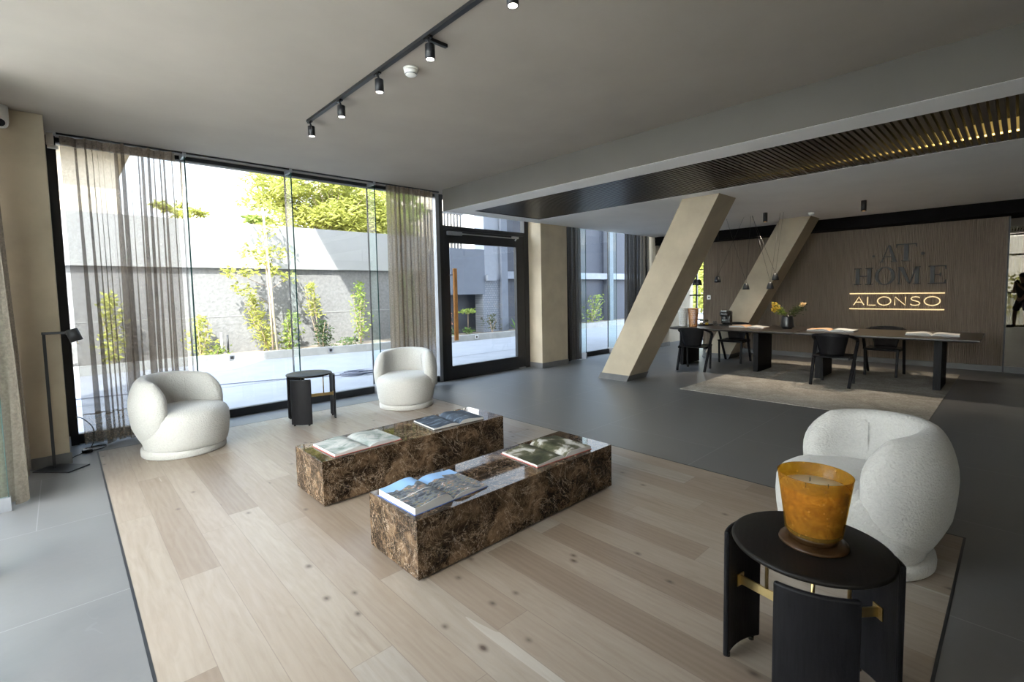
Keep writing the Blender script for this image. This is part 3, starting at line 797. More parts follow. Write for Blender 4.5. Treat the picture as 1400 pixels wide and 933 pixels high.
# ------------------------------------------------------------------ side tables
def make_side_table(loc, rz, label):
    r = thing('side_table', label, 'side table', loc, rz, 'round side tables with curved panel legs')
    MB().lathe([(.0,.548),(.242,.548),(.252,.552),(.2575,.560),(.254,.568),(.246,.5715),(.0,.5715)], 64).build('tabletop', M['black_top'], r)
    for k in range(3):
        a0 = 2*pi*k/3; hs = radians(25); n = 14
        ri, ro = .268, .288
        b = MB(); poly = []
        for i in range(n+1): t = a0-hs+2*hs*i/n; poly.append((ro*cos(t), ro*sin(t)))
        for i in range(n, -1, -1): t = a0-hs+2*hs*i/n; poly.append((ri*cos(t), ri*sin(t)))
        b.prism(poly, .014, .537)
        lg = b.build('leg', M['black_wood'], r, .008)
        for dd in (-.7, .7):
            t = a0+hs*dd; MB().lathe([(.011, 0), (.011, .015)], 10, (.278*cos(t), .278*sin(t), 0)).build('glide', M['black_plastic'], lg)
    for k in range(3):
        t = 2*pi*k/3; dv = Vector((cos(t), sin(t), 0)); tg = Vector((-sin(t), cos(t), 0))
        bb_ = MB().bar([dv*.004+Vector((0,0,.295)), dv*.2665+Vector((0,0,.295))], .007, .036).build('brass_bar', M['brass'], r)
        MB().bar([dv*.2645-tg*.022+Vector((0,0,.295)), dv*.2645+tg*.022+Vector((0,0,.295))], .004, .05).build('flange', M['brass'], bb_)
        MB().tube([dv*.155+Vector((0,0,.312)), dv*.155+Vector((0,0,.549))], .0065, 10).build('rod', M['brass'], bb_)
    return r
S1 = make_side_table((1.93, .497, .0005), radians(199), 'black round side table in the foreground carrying the amber candle')
dup(S1, (2.125, 5.83, .0005), radians(228), 'black round side table by the patio glazing')

# candle
cd = thing('candle', 'large amber glass candle on the foreground side table', 'candle', (1.935, .487, .572))
MB().lathe([(0,0),(.104,0),(.110,.004),(.108,.011),(.085,.016),(0,.016)], 48).build('foot_dish', M['amber_dark'], cd)
MB().lathe([(0,.016),(.074,.016),(.076,.03),(.082,.040),(0,.040)], 40).build('base', M['amber_dark'], cd)
MB().lathe([(.0,.040),(.084,.040),(.090,.048),(.117,.250),(.1185,.256),(.1155,.258),(.1135,.252),(.087,.054),(.0,.054)], 64).build('glass_vessel', M['amber'], cd)
MB().lathe([(0,.055),(.0855,.055),(.1075,.208),(.105,.211),(0,.2105)], 48).build('wax', M['wax'], cd)
for k in range(3):
    t = 2*pi*k/3+.6
    MB().tube([(.042*cos(t), .042*sin(t), .21), (.042*cos(t)+.002, .042*sin(t), .226)], .0016, 6).build('wick', M['black_plastic'], cd)

# ------------------------------------------------------------------ marble tables and books
def marble_table(loc, sx, sy, label, off):
    r = thing('coffee_table', label, 'coffee table', loc, 0, 'brown marble block tables')
    b = MB(); b.box(0, sx, 0, sy, .012, .33); o = b.build('marble_block', M['marble'], r, .003)
    MB().box(.03, sx-.03, .03, sy-.03, 0, .012).build('plinth', M['black_metal'], r)
    return r
marble_table((1.27, 3.32, .0005), 1.715, .525, 'brown veined marble block table nearer the windows', 0)
marble_table((1.265, 2.09, .0005), 1.71, .52, 'brown veined marble block table nearer the viewer', 3)

def open_book(loc, rz, w, h, tl, tr_, cover, pgL, pgR, label, group, extra=None, pagemat=None, lift=.0):
    """book lying open: spine along local y, pages spread along x; tl/tr_ thickness of halves"""
    r = thing('open_book', label, 'book', loc, rz, group)
    ct = .003
    b = MB(); b.box(-w/2-.006, -.012, -h/2-.005, h/2+.005, 0, ct); b.box(.012, w/2+.006, -h/2-.005, h/2+.005, 0, ct); b.box(-.012, .012, -h/2-.005, h/2+.005, 0, ct)
    b.build('cover', cover, r)
    def half(sg, t, pm, nm):
        n = 14; top = []
        for i in range(n+1):
            u = i/n
            zz = ct + t*(1-max(0, (u-.9)/.1)*.0)
            hump = t + .010*sin(pi*min(1, u*1.15))*(1-u)*2.0
            gut = 1-math.exp(-u*16)
            zz = ct + max(.002, hump*gut*(1-.12*u))
            top.append((sg*u*w/2, zz))
        bot = [(x, ct) for x, z in top]
        b = MB(); rows = []
        for y in (-h/2, h/2): rows.append([(x, y, z) for x, z in top] + [(x, y, z) for x, z in reversed(bot)])
        m = len(rows[0]); b.grid(rows, smooth=False, wrap=True)
        b.f.append(tuple(range(m))); b.smooth.append(False); b.f.append(tuple(m+k for k in range(m))); b.smooth.append(False)
        pb = b.build('page_block', M['paper'], r)
        lo = 1; b = MB()
        b.grid([[(x, y, z+.0008) for x, z in top] for y in (-h/2+.002, h/2-.002)]); b.build(nm, pm, pb)
    half(-1, tl, pgL, 'printed_page'); half(1, tr_, pgR, 'printed_page')
    return r
G1 = 'picture books on the marble tables'
open_book((1.645, 3.555, .3310), radians(2), .545, .37, .018, .014, M['cover_red'], M['pg_pale'], M['pg_pale'], 'open picture book with pale pages and red cover on the farther marble table', G1)
open_book((2.53, 3.56, .3310), radians(-4), .52, .36, .012, .022, M['cover_dark'], M['pg_blue'], M['pg_blue'], 'open picture book with dark navy photo pages on the farther marble table', G1)
open_book((1.545, 2.345, .3303), radians(2), .51, .37, .040, .012, M['cover_blue'], M['pg_city'], M['pg_city'], 'thick open picture book of street photos with blue cover on the nearer marble table', G1)
open_book((2.52, 2.335, .3303), radians(-3), .54, .37, .014, .024, M['cover_red'], M['pg_flower'], M['pg_flower'], 'open picture book with white blossom photos on the nearer marble table', G1)

# ------------------------------------------------------------------ floor lamp
fl_ = thing('floor_lamp', 'black reading floor lamp with angled arm at the corner pillar', 'floor lamp', (-.12, 5.86, .0005))
ex = Vector((.139, .135, 0)).normalized(); ey = Vector((.232, -.241, 0)).normalized()
c0 = Vector((.045, -.05, 0))
poly = [c0 + ex*a*.10 + ey*b_*.167 for a, b_ in ((-1,-1),(1,-1),(1,1),(-1,1))]
MB().prism([(p.x, p.y) for p in poly], 0, .010).build('base', M['black_metal'], fl_, .002)
MB().bar([(0,0,.01),(0,0,1.222)], .022, .022, up=(1,0,0)).build('pole', M['black_metal'], fl_)
MB().bar([(-.011,.003,1.211),(.165,-.055,1.211)], .022, .022).build('arm', M['black_metal'], fl_)
ax = Vector((.30, -.10, -.95)).normalized(); c = Vector((.195, -.062, 1.185))
sh = MB(); sh.tube([c-ax*.055, c-ax*.053, c+ax*.055], [.036, .044, .046], 24); sh.build('lamp_shade', M['black_metal'], fl_)
MB().tube([c-ax*.01+Vector((-.045,.01,.01)), c], .010, 10).build('joint', M['steel'], fl_)
MB().tube([c+ax*.05, c+ax*.085], .003, 6).build('switch_stem', M['brass'], fl_)
cb = thing('power_cord', 'black lamp power cord with plug trailing on the tiles under the sheer curtain', 'cord', (0,0,0))
pts = [(.04,6.52,.32),(.10,6.46,.30),(.17,6.40,.20),(.16,6.34,.06),(.09,6.27,.006),(.02,6.16,.006),(-.02,6.06,.006),(-.09,5.93,.006)]
def smooth_path(p, n=6):
    P = [Vector(q) for q in p]; out_ = []
    for i in range(len(P)-1):
        a = P[max(0,i-1)]; b_ = P[i]; c_ = P[i+1]; d = P[min(len(P)-1,i+2)]
        for k in range(n):
            t = k/n
            out_.append(.5*((2*b_) + (-a+c_)*t + (2*a-5*b_+4*c_-d)*t*t + (-a+3*b_-3*c_+d)*t**3))
    out_.append(P[-1]); return out_
MB().tube(smooth_path(pts), .0045, 8).build('cable', M['black_plastic'], cb)
MB().tube(smooth_path([(.10,6.25,.006),(.22,6.30,.006),(.26,6.40,.006),(.18,6.44,.006),(.08,6.38,.006),(.10,6.25,.006)]), .0045, 8).build('cable_loop', M['black_plastic'], cb)
MB().box(.07,.15,6.22,6.27,.002,.035).build('plug', M['black_plastic'], cb, .006)

# ------------------------------------------------------------------ track and spots
TX = 1.785
tk = thing('track_rail', 'long black ceiling track rail carrying the spotlights', 'light track', (TX, 0, CZ))
MB().box(-.017, .017, -2.0, 4.62, -.022, 0).build('rail', M['black_metal'], tk)
MB().box(.017, .17, 2.645, 2.67, -.02, 0).build('side_feed', M['black_metal'], tk)
def spotlight(y, label, proto=[None]):
    loc = (TX, y, CZ-.022)
    if proto[0] is None:
        r = thing('track_spotlight', label, 'spotlight', loc, 0, 'black cylinder spotlights on the ceiling track')
        MB().box(-.012, .012, -.035, .035, -.012, 0).build('adapter', M['black_plastic'], r)
        MB().tube([(0,0,-.010),(.012,0,-.045)], .008, 10).build('stem', M['black_metal'], r)
        MB().lathe([(0,-.128),(.022,-.128),(.026,-.133),(.0315,-.133),(.0315,-.045),(.028,-.042),(0,-.042)], 28, (.012,0,0)).build('body', M['black_metal'], r)
        MB().lathe([(0,-.1315),(.0265,-.1315),(.0265,-.128),(0,-.128)], 24, (.012,0,0)).build('lens', M['lamp_face'], r)
        proto[0] = r; return r
    return dup(proto[0], loc, 0, label)
SPOTS = [(4.58, 'track spotlight at the window end of the rail, farthest from the viewer'), (3.93, 'second track spotlight from the window end of the rail'),
         (3.28, 'third track spotlight from the window end, beside the smoke detector'), (2.62, 'fourth track spotlight, hanging by the rail feed'),
         (1.86, 'nearest track spotlight, cut off at the top edge of the photo')]
for y, l in SPOTS: spotlight(y, l)
def smoke(loc, label):
    r = thing('smoke_detector', label, 'smoke detector', loc, 0, 'white ceiling smoke detectors')
    MB().lathe([(0,-.012),(.052,-.012),(.055,0),(0,0)][::-1], 32).build('mount', M['white_plastic'], r)
    MB().lathe([(0,-.052),(.030,-.052),(.040,-.045),(.048,-.028),(.050,-.012),(0,-.012)], 32).build('dome', M['white_plastic'], r)
    MB().lathe([(.0405,-.0455),(.0435,-.0405),(.0425,-.0395),(.0395,-.0445)], 32, closed=True).build('vent_ring', M['grey_metal'], r)
    return r
sm = smoke((1.955, 3.10, CZ), 'white smoke detector on the main ceiling beside the track')
dup(sm, (9.72, 2.59, LZ-.002), 0, 'small white smoke detector on the lowered ceiling by the slanted column')
# cylinders downlights
def downlight(loc, label):
    r = thing('ceiling_downlight', label, 'downlight', loc, 0, 'black cylinder downlights over the desks')
    MB().lathe([(0,-.155),(.028,-.155),(.033,-.160),(.036,-.160),(.036,0),(0,0)], 28).build('body', M['black_metal'], r)
    MB().lathe([(0,-.1555),(.028,-.1555),(.028,-.1545),(0,-.1545)], 20).build('lens', M['pend_lamp'], r)
    return r
dl = downlight((9.05, 3.12, LZ-.002), 'black cylinder downlight above the flower vase')
dup(dl, (9.05, 1.71, LZ-.002), 0, 'black cylinder downlight left of the lettered sign, nearer the sign')
# pendants
def pendant(loc, d1_, d2_, label):
    r = thing('pendant_lamp', label, 'pendant lamp', loc, 0, 'small black cone pendants on V wires')
    MB().lathe([(.0,.118),(.018,.118),(.036,.100),(.052,.045),(.060,0),(.056,0),(.048,.045),(.030,.092),(0,.096)], 24).build('shade', M['black_metal'], r)
    MB().sphere((0,0,.03), .02).build('bulb', M['pend_lamp'], r)
    hh = LZ-.002-loc[2]
    for d in (d1_, d2_):
        w = MB().tube([(0,0,.116), (.13, d, hh)], .0022, 5); w.build('wire', M['black_metal'], r)
    return r
for y, z, a, b_, l in ((3.967, 1.60, .05, -.42, 'black cone pendant hanging highest over the left desk, before the wood wall'),
                   (3.446, 1.455, .42, -.02, 'black cone pendant hanging before the slanted column edge'),
                   (3.038, 1.46, .36, -.10, 'lower of the two paired black cone pendants by the vase'),
                   (2.957, 1.61, .45, -.07, 'upper of the two paired black cone pendants by the vase'),
                   (4.40, 1.555, .05, -.30, 'left one of the two cone pendants in front of the far gridded window'),
                   (4.33, 1.55, .35, -.12, 'right one of the two cone pendants in front of the far gridded window')):
    pendant((9.1, y, z), a, b_, l)
# security camera and sensor at left
sc_ = thing('security_camera', 'white security camera under the ceiling at the left edge', 'security camera', (-.27, 5.90, 2.95))
MB().lathe([(0,.02),(.03,.02),(.05,.05),(.052,.18),(0,.18)], 24).build('mount', M['white_plastic'], sc_)
MB().tube([(0,-.05,.03),(0,.05,.05)], .045, 20).build('body', M['white_plastic'], sc_, .004)
MB().tube([(.0,-.058,.028),(.0,-.05,.03)], .030, 18).build('lens', M['black_plastic'], sc_)
ss = thing('alarm_sensor', 'small white box sensor at the top of the black corner mullion', 'sensor', (.02, 6.42, 2.99))  # box hangs free, touching neither ceiling nor pillar
MB().box(-.025,.03,0,.05,0,.11).build('housing', M['white_plastic'], ss, .006)
MB().box(-.02,.06,.01,.05,-.03,0).build('bracket', M['white_plastic'], ss, .004)

# ------------------------------------------------------------------ rug, desks, chairs
rg = MB().box(6.66, 10.62, .65, 3.45, 0.0005, .006).build('rug', M['rug'], None, .002)
tag(rg, 'large worn beige rug under the right desk', 'rug')
def make_desk(loc, ly, legs, label, flip=False):
    r = thing('desk', label, 'desk', loc, 0, 'long dark timber desks in a row')
    w = 1.35
    # top with chamfered underside
    b = MB()
    b.hexa([(.06,.06,.712),(w-.06,.06,.712),(w-.06,ly-.06,.712),(.06,ly-.06,.712)], [(0,0,.735),(w,0,.735),(w,ly,.735),(0,ly,.735)])
    b.box(0, w, 0, ly, .735, .752)
    b.build('tabletop', M['desk_wood'], r)
    for y in legs:
        b = MB(); x0, x1 = .36, 1.03
        b.box(x0+.006, x1-.006, y-.034, y+.034, 0, .712)
        for k in range(3):
            yy = y-.028+k*.028; b.box(x0, x0+.008, yy-.010, yy+.010, 0, .712)
        for k in range(22):
            xx = x0+.012+k*(x1-x0-.024)/21
            b.box(xx-.009, xx+.009, y-.042, y+.042, 0, .712)
        b.build('leg', M['black_wood'], r)
    return r
make_desk((8.50, 2.50, .0066), 2.17, (.68, 2.06), 'left dark desk with the coffee machine and flower vase')
make_desk((8.50, .345, .0066), 2.13, (.43, 1.88), 'right dark desk in front of the lettered sign')
def make_chair(loc, rz, label):
    r = thing('desk_chair', label, 'chair', loc, rz, 'black bent-arm chairs at the desks')
    # seat
    b = MB(); n = 10; rows = []
    for i in range(n+1):
        u = -1+2*i/n; rows.append([( -.22+.46*j/8, u*(.225+.015*j/8), .445+.012*(u*u)-.010*sin(pi*j/8)) for j in range(9)])
    b.grid(rows); o = b.build('seat', M['black_wood'], r)
    md = o.modifiers.new('s', 'SOLIDIFY'); md.thickness = .022
    # backrest shell, tapered towards the seat
    b = MB(); rows = []
    for i in range(13):
        u = -1+2*i/12; row = []
        for j in range(9):
            t = j/8; hw = .150+.072*t
            row.append((-.205-.045*t+.075*(abs(u)**2), u*hw, .44+.335*t))
        rows.append(row)
    b.grid(rows); o = b.build('backrest', M['black_wood'], r); md = o.modifiers.new('s', 'SOLIDIFY'); md.thickness = .014
    # top rail + arms
    half = [(.10,.272,.655),(.04,.275,.69),(-.06,.268,.715),(-.16,.232,.745),(-.225,.14,.768),(-.248,0,.776)]
    path = half + [(x,-y,z) for x,y,z in reversed(half[:-1])]
    MB().bar(smooth_path(path, 4), .034, .030).build('arm_rail', M['black_wood'], r)
    for s in (-1, 1):
        MB().bar([(-.235, s*.243, 0), (.085, s*.270, .62), (.105, s*.272, .668)], .030, .040, up=(0,s,0)).build('leg', M['black_wood'], r, .004)
        MB().bar([(.235, s*.205, 0), (.225, s*.215, .455)], .030, .034, up=(0,1,0)).build('leg', M['black_wood'], r, .004)
        MB().bar([(-.20, s*.232, .425), (.225, s*.218, .430)], .022, .04).build('seat_frame', M['black_wood'], r)
    MB().bar([(.222, -.21, .432), (.222, .21, .432)], .022, .038).build('front_stretcher', M['black_wood'], r)
    return r
ch = make_chair((8.47, 4.10, 0), radians(8), 'black chair on the near side of the left desk')
dup(ch, (9.86, 3.95, 0), radians(183), 'black chair on the far side of the left desk')
dup(ch, (8.45, 1.91, .0085), radians(0), 'black chair on the near side of the right desk')
dup(ch, (9.90, 1.54, .0085), radians(180), 'black chair on the far side of the right desk, under the sign')

# desk items
DZ = .7590
GB = 'open books lying on the desks'
open_book((9.20, 3.42, DZ), radians(88), .60, .30, .018, .026, M['cover_tan'], M['pg_white'], M['pg_orange'], 'open book on the left desk between coffee machine and vase', GB)
open_book((9.12, 2.10, DZ+.0003), radians(90), .64, .30, .026, .024, M['cover_dark'], M['pg_white'], M['pg_orange'], 'open book with orange photo on the right desk above the near chair', GB)
open_book((9.06, .86, DZ+.0003), radians(93), .58, .30, .024, .026, M['cover_dark'], M['pg_white'], M['pg_white'], 'open book with plain pages at the right end of the desk', GB)
vs_ = thing('vase', 'squat black ceramic vase on the left desk', 'vase', (9.25, 2.80, DZ))
MB().lathe([(0,0),(.075,0),(.080,.008),(.078,.018),(.105,.03),(.108,.05),(.098,.13),(.088,.20),(.084,.225),(.078,.226),(.082,.20),(.092,.13),(.0,.12)], 36).build('vase_body', M['vase_black'], vs_)

def leaf_quads(b, pts, size, rnd, aspect=2.2, droop=.3):
    for p in pts:
        a = rnd.uniform(0, 2*pi); e = rnd.uniform(-.6, .9)-droop*.3
        d = Vector((cos(a)*cos(e), sin(a)*cos(e), sin(e))); u = d.orthogonal().normalized()
        u = (Matrix.Rotation(rnd.uniform(0, pi), 3, d) @ u)
        s = size*rnd.uniform(.6, 1.35); w = s/aspect
        p = Vector(p); nrm = d.cross(u)
        b.add([p, p+d*s*.5+u*w*.5+nrm*s*.06, p+d*s, p+d*s*.5-u*w*.5+nrm*s*.06], [(0,1,2,3)], False)
def ell(rnd, c, r):
    while True:
        v = Vector((rnd.uniform(-1,1), rnd.uniform(-1,1), rnd.uniform(-1,1)))
        if v.length <= 1: return Vector((c[0]+v.x*r[0], c[1]+v.y*r[1], c[2]+v.z*r[2]))
rnd = random.Random(21)
def bouquet(name, label, side, leafm, petm, n, npet, spread):
    r = thing(name, label, 'flowers', (9.25, 2.80, DZ+.14))
    bs = MB(); bl = MB(); bp = MB()
    for k in range(n):
        a = rnd.uniform(-.9, .9); l = rnd.uniform(.5, 1)
        tip = Vector((rnd.uniform(-.09,.09), side*(.05+spread*l*.8), .12+.20*l*rnd.uniform(.3,1)))
        mid = Vector((0, side*.03, .09))
        base = Vector((rnd.uniform(-.02,.02), rnd.uniform(-.02,.02), 0))
        path = smooth_path([base, mid, mid.lerp(tip,.6)+Vector((0,0,.02)), tip], 4)
        bs.tube(path, .0025, 5)
        leaf_quads(bl, [path[rnd.randint(6, len(path)-1)]+Vector((rnd.uniform(-.03,.03),)*3) + Vector((0, rnd.uniform(-.03,.03), rnd.uniform(-.03,.03))) for _ in range(26)], .045, rnd)
        if petm and k < npet:
            for _ in range(5):
                cpt = tip+Vector((rnd.uniform(-.02,.02), rnd.uniform(-.025,.025), rnd.uniform(-.01,.03)))
                leaf_quads(bp, [cpt]*8, .042, rnd, 1.6)
    bs.build('stem', M['leaf_green'], r); bl.build('leaf', leafm, r)
    if petm: bp.build('blossom', petm, r)
    return r
bouquet('flower_bunch', 'yellow and cream blossoms leaning left out of the black vase', 1, M['leaf_lime'], M['petal_yellow'], 14, 14, .22)
bouquet('foliage_sprig', 'dark olive foliage leaning right out of the black vase', -1, M['leaf_olive'], M['petal'], 12, 1, .28)
# patterned baskets / lantern
def basket(loc, label, mat):
    r = thing('perforated_lantern', label, 'lantern', loc, 0, 'perforated table lanterns')
    b = MB(); nz = 9; seg = 20
    for j in range(nz):
        for k in range(seg):
            a0 = 2*pi*(k+.5*(j%2))/seg; z = .02+.32*j/nz; rr = .072+.02*j/nz
            a1 = a0+2*pi/seg*.5; a2 = a0-2*pi/seg*.5
            z2 = z+.32/nz; r2 = .072+.02*(j+1)/nz
            for aa in (a1, a2):
                b.bar([(rr*cos(a0), rr*sin(a0), z), (r2*cos(aa), r2*sin(aa), z2)], .006, .012)
    b.build('lattice', mat, r)
    MB().lathe([(.070,0),(.075,0),(.075,.022),(.070,.022)], 24, closed=True).build('base_ring', mat, r)
    MB().lathe([(.090,.335),(.096,.335),(.096,.352),(.090,.352)], 24, closed=True).build('rim', mat, r)
    return r
basket((8.92, 4.56, DZ), 'white perforated lantern at the left end of the left desk', M['white_plastic'])
basket((8.90, 4.345, DZ), 'copper perforated lantern beside the white one on the left desk', M['copper'])
ty = thing('serving_tray', 'small black tray at the left end of the desk', 'tray', (9.25, 4.28, DZ))
MB().box(-.11,.11,-.12,.12,0,.006).build('tray_base', M['black_metal'], ty)
b = MB(); b.box(-.11,.11,-.12,-.114,.006,.02); b.box(-.11,.11,.114,.12,.006,.02); b.box(-.11,-.104,-.12,.12,.006,.02); b.box(.104,.11,-.12,.12,.006,.02); b.build('rim', M['black_metal'], ty)
gj = glass_mat('clear_jar_glass', (.93, .93, .92))
def jar(loc, label, lid, cont):
    r = thing('jar', label, 'jar', loc, 0, 'small jars on the black tray')
    MB().lathe([(0,0),(.034,0),(.036,.01),(.036,.075),(.030,.085),(.028,.085),(.033,.074),(.033,.012),(0,.008)], 24).build('glass', gj, r)
    MB().lathe([(0,.010),(.031,.010),(.031,.05),(0,.055)], 20).build('contents', cont, r)
    MB().lathe([(0,.085),(.034,.085),(.034,.105),(.030,.108),(0,.108)], 24).build('lid', lid, r)
    return r
jar((9.22, 4.33, DZ+.006), 'black-lidded jar on the tray, left of its neighbour', M['black_plastic'], M['brass'])
jar((9.24, 4.235, DZ+.006), 'black-lidded jar on the tray, right of its neighbour', M['black_plastic'], M['petal_yellow'])
def tumbler(loc, label):
    r = thing('drinking_glass', label, 'glass', loc, 0, 'upturned glasses beside the coffee machine')
    MB().lathe([(0,0),(.030,0),(.036,.09),(.034,.09),(.028,.006),(0,.006)], 24).build('glass_body', gj, r)
    return r
t0 = tumbler((9.30, 4.105, DZ), 'clear glass tumbler next to the tray on the left desk')
dup(t0, (9.20, 4.05, DZ), 0, 'clear glass tumbler next to the coffee machine')
cm = thing('coffee_machine', 'compact glossy black coffee machine on the left desk', 'coffee machine', (9.40, 3.93, DZ))
MB().box(-.11,.11,-.085,.085,0,.03).build('drip_tray', M['black_plastic'], cm, .012)
MB().box(-.02,.12,-.09,.09,.03,.29).build('housing', M['black_plastic'], cm, .03)
MB().box(-.115,.02,-.08,.08,.18,.285).build('brew_head', M['black_plastic'], cm, .03)
MB().tube([(-.065,0,.13),(-.065,0,.185)], .016, 14).build('spout', M['steel'], cm)
MB().bar([(-.10,-.05,.288),(-.10,.05,.288),(-.06,.06,.300)], .012, .012).build('lever', M['steel'], cm)

# ------------------------------------------------------------------ sign
sg = thing('lettered_sign', 'raised letters reading AT HOME ALONSO on the fluted wall', 'sign', (XS-.0262, 0, 0))
def text_obj(txt, font_scale_x, height, y_left, y_right, zbase, mat, name, serif, depth=.02, weight=0.0):
    """convert a text curve to mesh, fit into [y_left..y_right] (viewer's left = larger y)"""
    cu = bpy.data.curves.new('tmp', 'FONT'); cu.body = txt; cu.size = 1; cu.extrude = .01; cu.offset = weight; cu.resolution_u = 6
    ob = bpy.data.objects.new('tmp', cu); COL.objects.link(ob)
    dg = bpy.context.evaluated_depsgraph_get(); me = bpy.data.meshes.new_from_object(ob.evaluated_get(dg))
    bpy.data.objects.remove(ob); 
    xs_ = [v.co.x for v in me.vertices]; ys_ = [v.co.y for v in me.vertices]; zs_ = [v.co.z for v in me.vertices]
    x0, x1, y0, y1 = min(xs_), max(xs_), min(ys_), max(ys_); z0, z1 = min(zs_), max(zs_)
    for v in me.vertices:
        u = (v.co.x-x0)/(x1-x0); t = (v.co.y-y0)/(y1-y0); w = (v.co.z-z0)/(z1-z0)
        v.co = Vector((-depth*w, y_left+(y_right-y_left)*u, zbase+height*t))
    bm = bmesh.new(); bm.from_mesh(me); bmesh.ops.recalc_face_normals(bm, faces=bm.faces); bm.to_mesh(me); bm.free()
    o = bpy.data.objects.new(name, me); COL.objects.link(o); me.materials.append(mat); o.parent = sg
    return o
# didone letters drawn as strokes: list of polygons in unit box (x right, y up)
def glyph(polys, y_left, wid, zbase, height, mat, depth=.03, name='letter'):
    b = MB()
    for poly in polys:
        n = len(poly)
        fr = [(-depth, y_left-x*wid, zbase+y*height) for x, y in poly]; bk = [(0, y_left-x*wid, zbase+y*height) for x, y in poly]
        b.add(fr+bk, [tuple(range(n)), tuple(range(2*n-1, n-1, -1))] + [(i, (i+1)%n, n+(i+1)%n, n+i) for i in range(n)])
    return b.build(name, mat, sg)
def ringpoly(cx, cy, rx, ry, tx, ty, n=40):
    out_ = []
    for k in range(n):
        a0, a1 = 2*pi*k/n, 2*pi*(k+1)/n
        P = lambda a, ix, iy: (cx+(rx-ix)*cos(a), cy+(ry-iy)*sin(a))
        out_.append([P(a0,0,0), P(a1,0,0), P(a1,tx,ty), P(a0,tx,ty)])
    return out_
s = .05; hl = .045
gA = [[(.50,1),(.62,1),(1,hl),(.78,hl)], [(.46,.90),(.52,1.0),(.16,hl),(.09,hl)], [(.26,.30),(.70,.30),(.70,.345),(.26,.345)], [(0,0),(.26,0),(.26,hl),(0,hl)], [(.66,0),(1.06,0),(1.06,hl),(.66,hl)]]
gT = [[(.39,hl),(.61,hl),(.61,.97),(.39,.97)], [(0,.945),(1,.945),(1,1),(0,1)], [(0,.80),(.025,.80),(.07,.965),(0,.965)], [(.975,.80),(1,.80),(1,.965),(.93,.965)], [(.27,0),(.73,0),(.73,hl),(.27,hl)]]
gH = [[(.10,0),(.30,0),(.30,1),(.10,1)], [(.72,0),(.92,0),(.92,1),(.72,1)], [(.30,.49),(.72,.49),(.72,.54),(.30,.54)], [(0,0),(.40,0),(.40,hl),(0,hl)], [(.62,0),(1.02,0),(1.02,hl),(.62,hl)], [(0,1-hl),(.40,1-hl),(.40,1),(0,1)], [(.62,1-hl),(1.02,1-hl),(1.02,1),(.62,1)]]
gO = ringpoly(.5, .5, .5, .52, .17, .045)
gM = [[(.05,0),(.10,0),(.10,1),(.05,1)], [(.06,1),(.26,1),(.58,.04),(.50,.04)], [(.51,.04),(.565,.04),(.84,1),(.78,1)], [(.76,0),(.93,0),(.93,1),(.76,1)], [(0,0),(.16,0),(.16,hl),(0,hl)], [(.68,0),(1,0),(1,hl),(.68,hl)], [(.0,1-hl),(.15,1-hl),(.15,1),(0,1)], [(.85,1-hl),(1,1-hl),(1,1),(.85,1)]]
gE = [[(.12,0),(.36,0),(.36,1),(.12,1)], [(.36,.95),(1,.95),(1,1),(.36,1)], [(.96,.78),(1,.78),(1,.965),(.90,.965)], [(.36,0),(1,0),(1,.05),(.36,.05)], [(.96,.22),(1,.22),(1,.035),(.88,.035)], [(.36,.48),(.72,.48),(.72,.515),(.36,.515)], [(.69,.38),(.72,.38),(.72,.62),(.69,.62),(.62,.5)], [(0,0),(.4,0),(.4,hl),(0,hl)], [(0,1-hl),(.4,1-hl),(.4,1),(0,1)]]
ml = M['letter_grey']
glyph(gA, 1.868, .245, 1.918, .31, ml); glyph(gT, 1.630, .295, 1.923, .315, ml)
glyph([[(.5+.5*cos(2*pi*k/16), .5+.5*sin(2*pi*k/16)) for k in range(16)]], 1.985, .035, 2.02, .04, ml, name='dot')
glyph([[(.5+.5*cos(2*pi*k/16), .5+.5*sin(2*pi*k/16)) for k in range(16)]], 1.272, .05, 2.018, .058, ml, name='dot')
glyph(gH, 2.268, .295, 1.499, .32, ml); glyph(gO, 1.937, .303, 1.497, .325, ml); glyph(gM, 1.600, .330, 1.495, .32, ml); glyph(gE, 1.165, .24, 1.497, .32, ml)
# lit thin sans letters
def stroke(pts, y0, wid, z0, h, w=.018, name='lit_letter'):
    b = MB()
    for line in pts:
        b.bar([(-.012, y0-x*wid, z0+y*h) for x, y in line], .016, w, up=(0,0,1)) if False else b.tube([(-.012, y0-x*wid, z0+y*h) for x, y in line], w/2, 6, smooth=False)
    return b.build(name, M['letter_lit'], sg)
circ = lambda cx, cy, rx, ry, a0, a1, n=20: [(cx+rx*cos(radians(a0+(a1-a0)*k/n)), cy+ry*sin(radians(a0+(a1-a0)*k/n))) for k in range(n+1)]
zb, lh = 1.108, .158
stroke([[(0,0),(.5,1),(1,0)], [(.2,.36),(.8,.36)]], 2.262, .165, zb, lh)
stroke([[(0,1),(0,0),(1,0)]], 2.040, .125, zb, lh)
stroke([circ(.5,.5,.5,.5,0,360,28)], 1.885, .20, zb, lh)
stroke([[(0,0),(0,1),(1,0),(1,1)]], 1.625, .155, zb, lh)
stroke([[(.95,.86),(.80,.96),(.5,1),(.2,.95),(.05,.78),(.2,.60),(.5,.52),(.82,.42),(.97,.24),(.85,.07),(.5,0),(.15,.05),(.0,.16)]], 1.400, .140, zb, lh)
stroke([circ(.5,.5,.5,.5,0,360,28)], 1.205, .215, zb, lh)
for z in (1.330, 1.034):
    MB().box(-.015, 0, .932, 2.333, z-.010, z+.010).build('line', M['letter_lit'], sg)
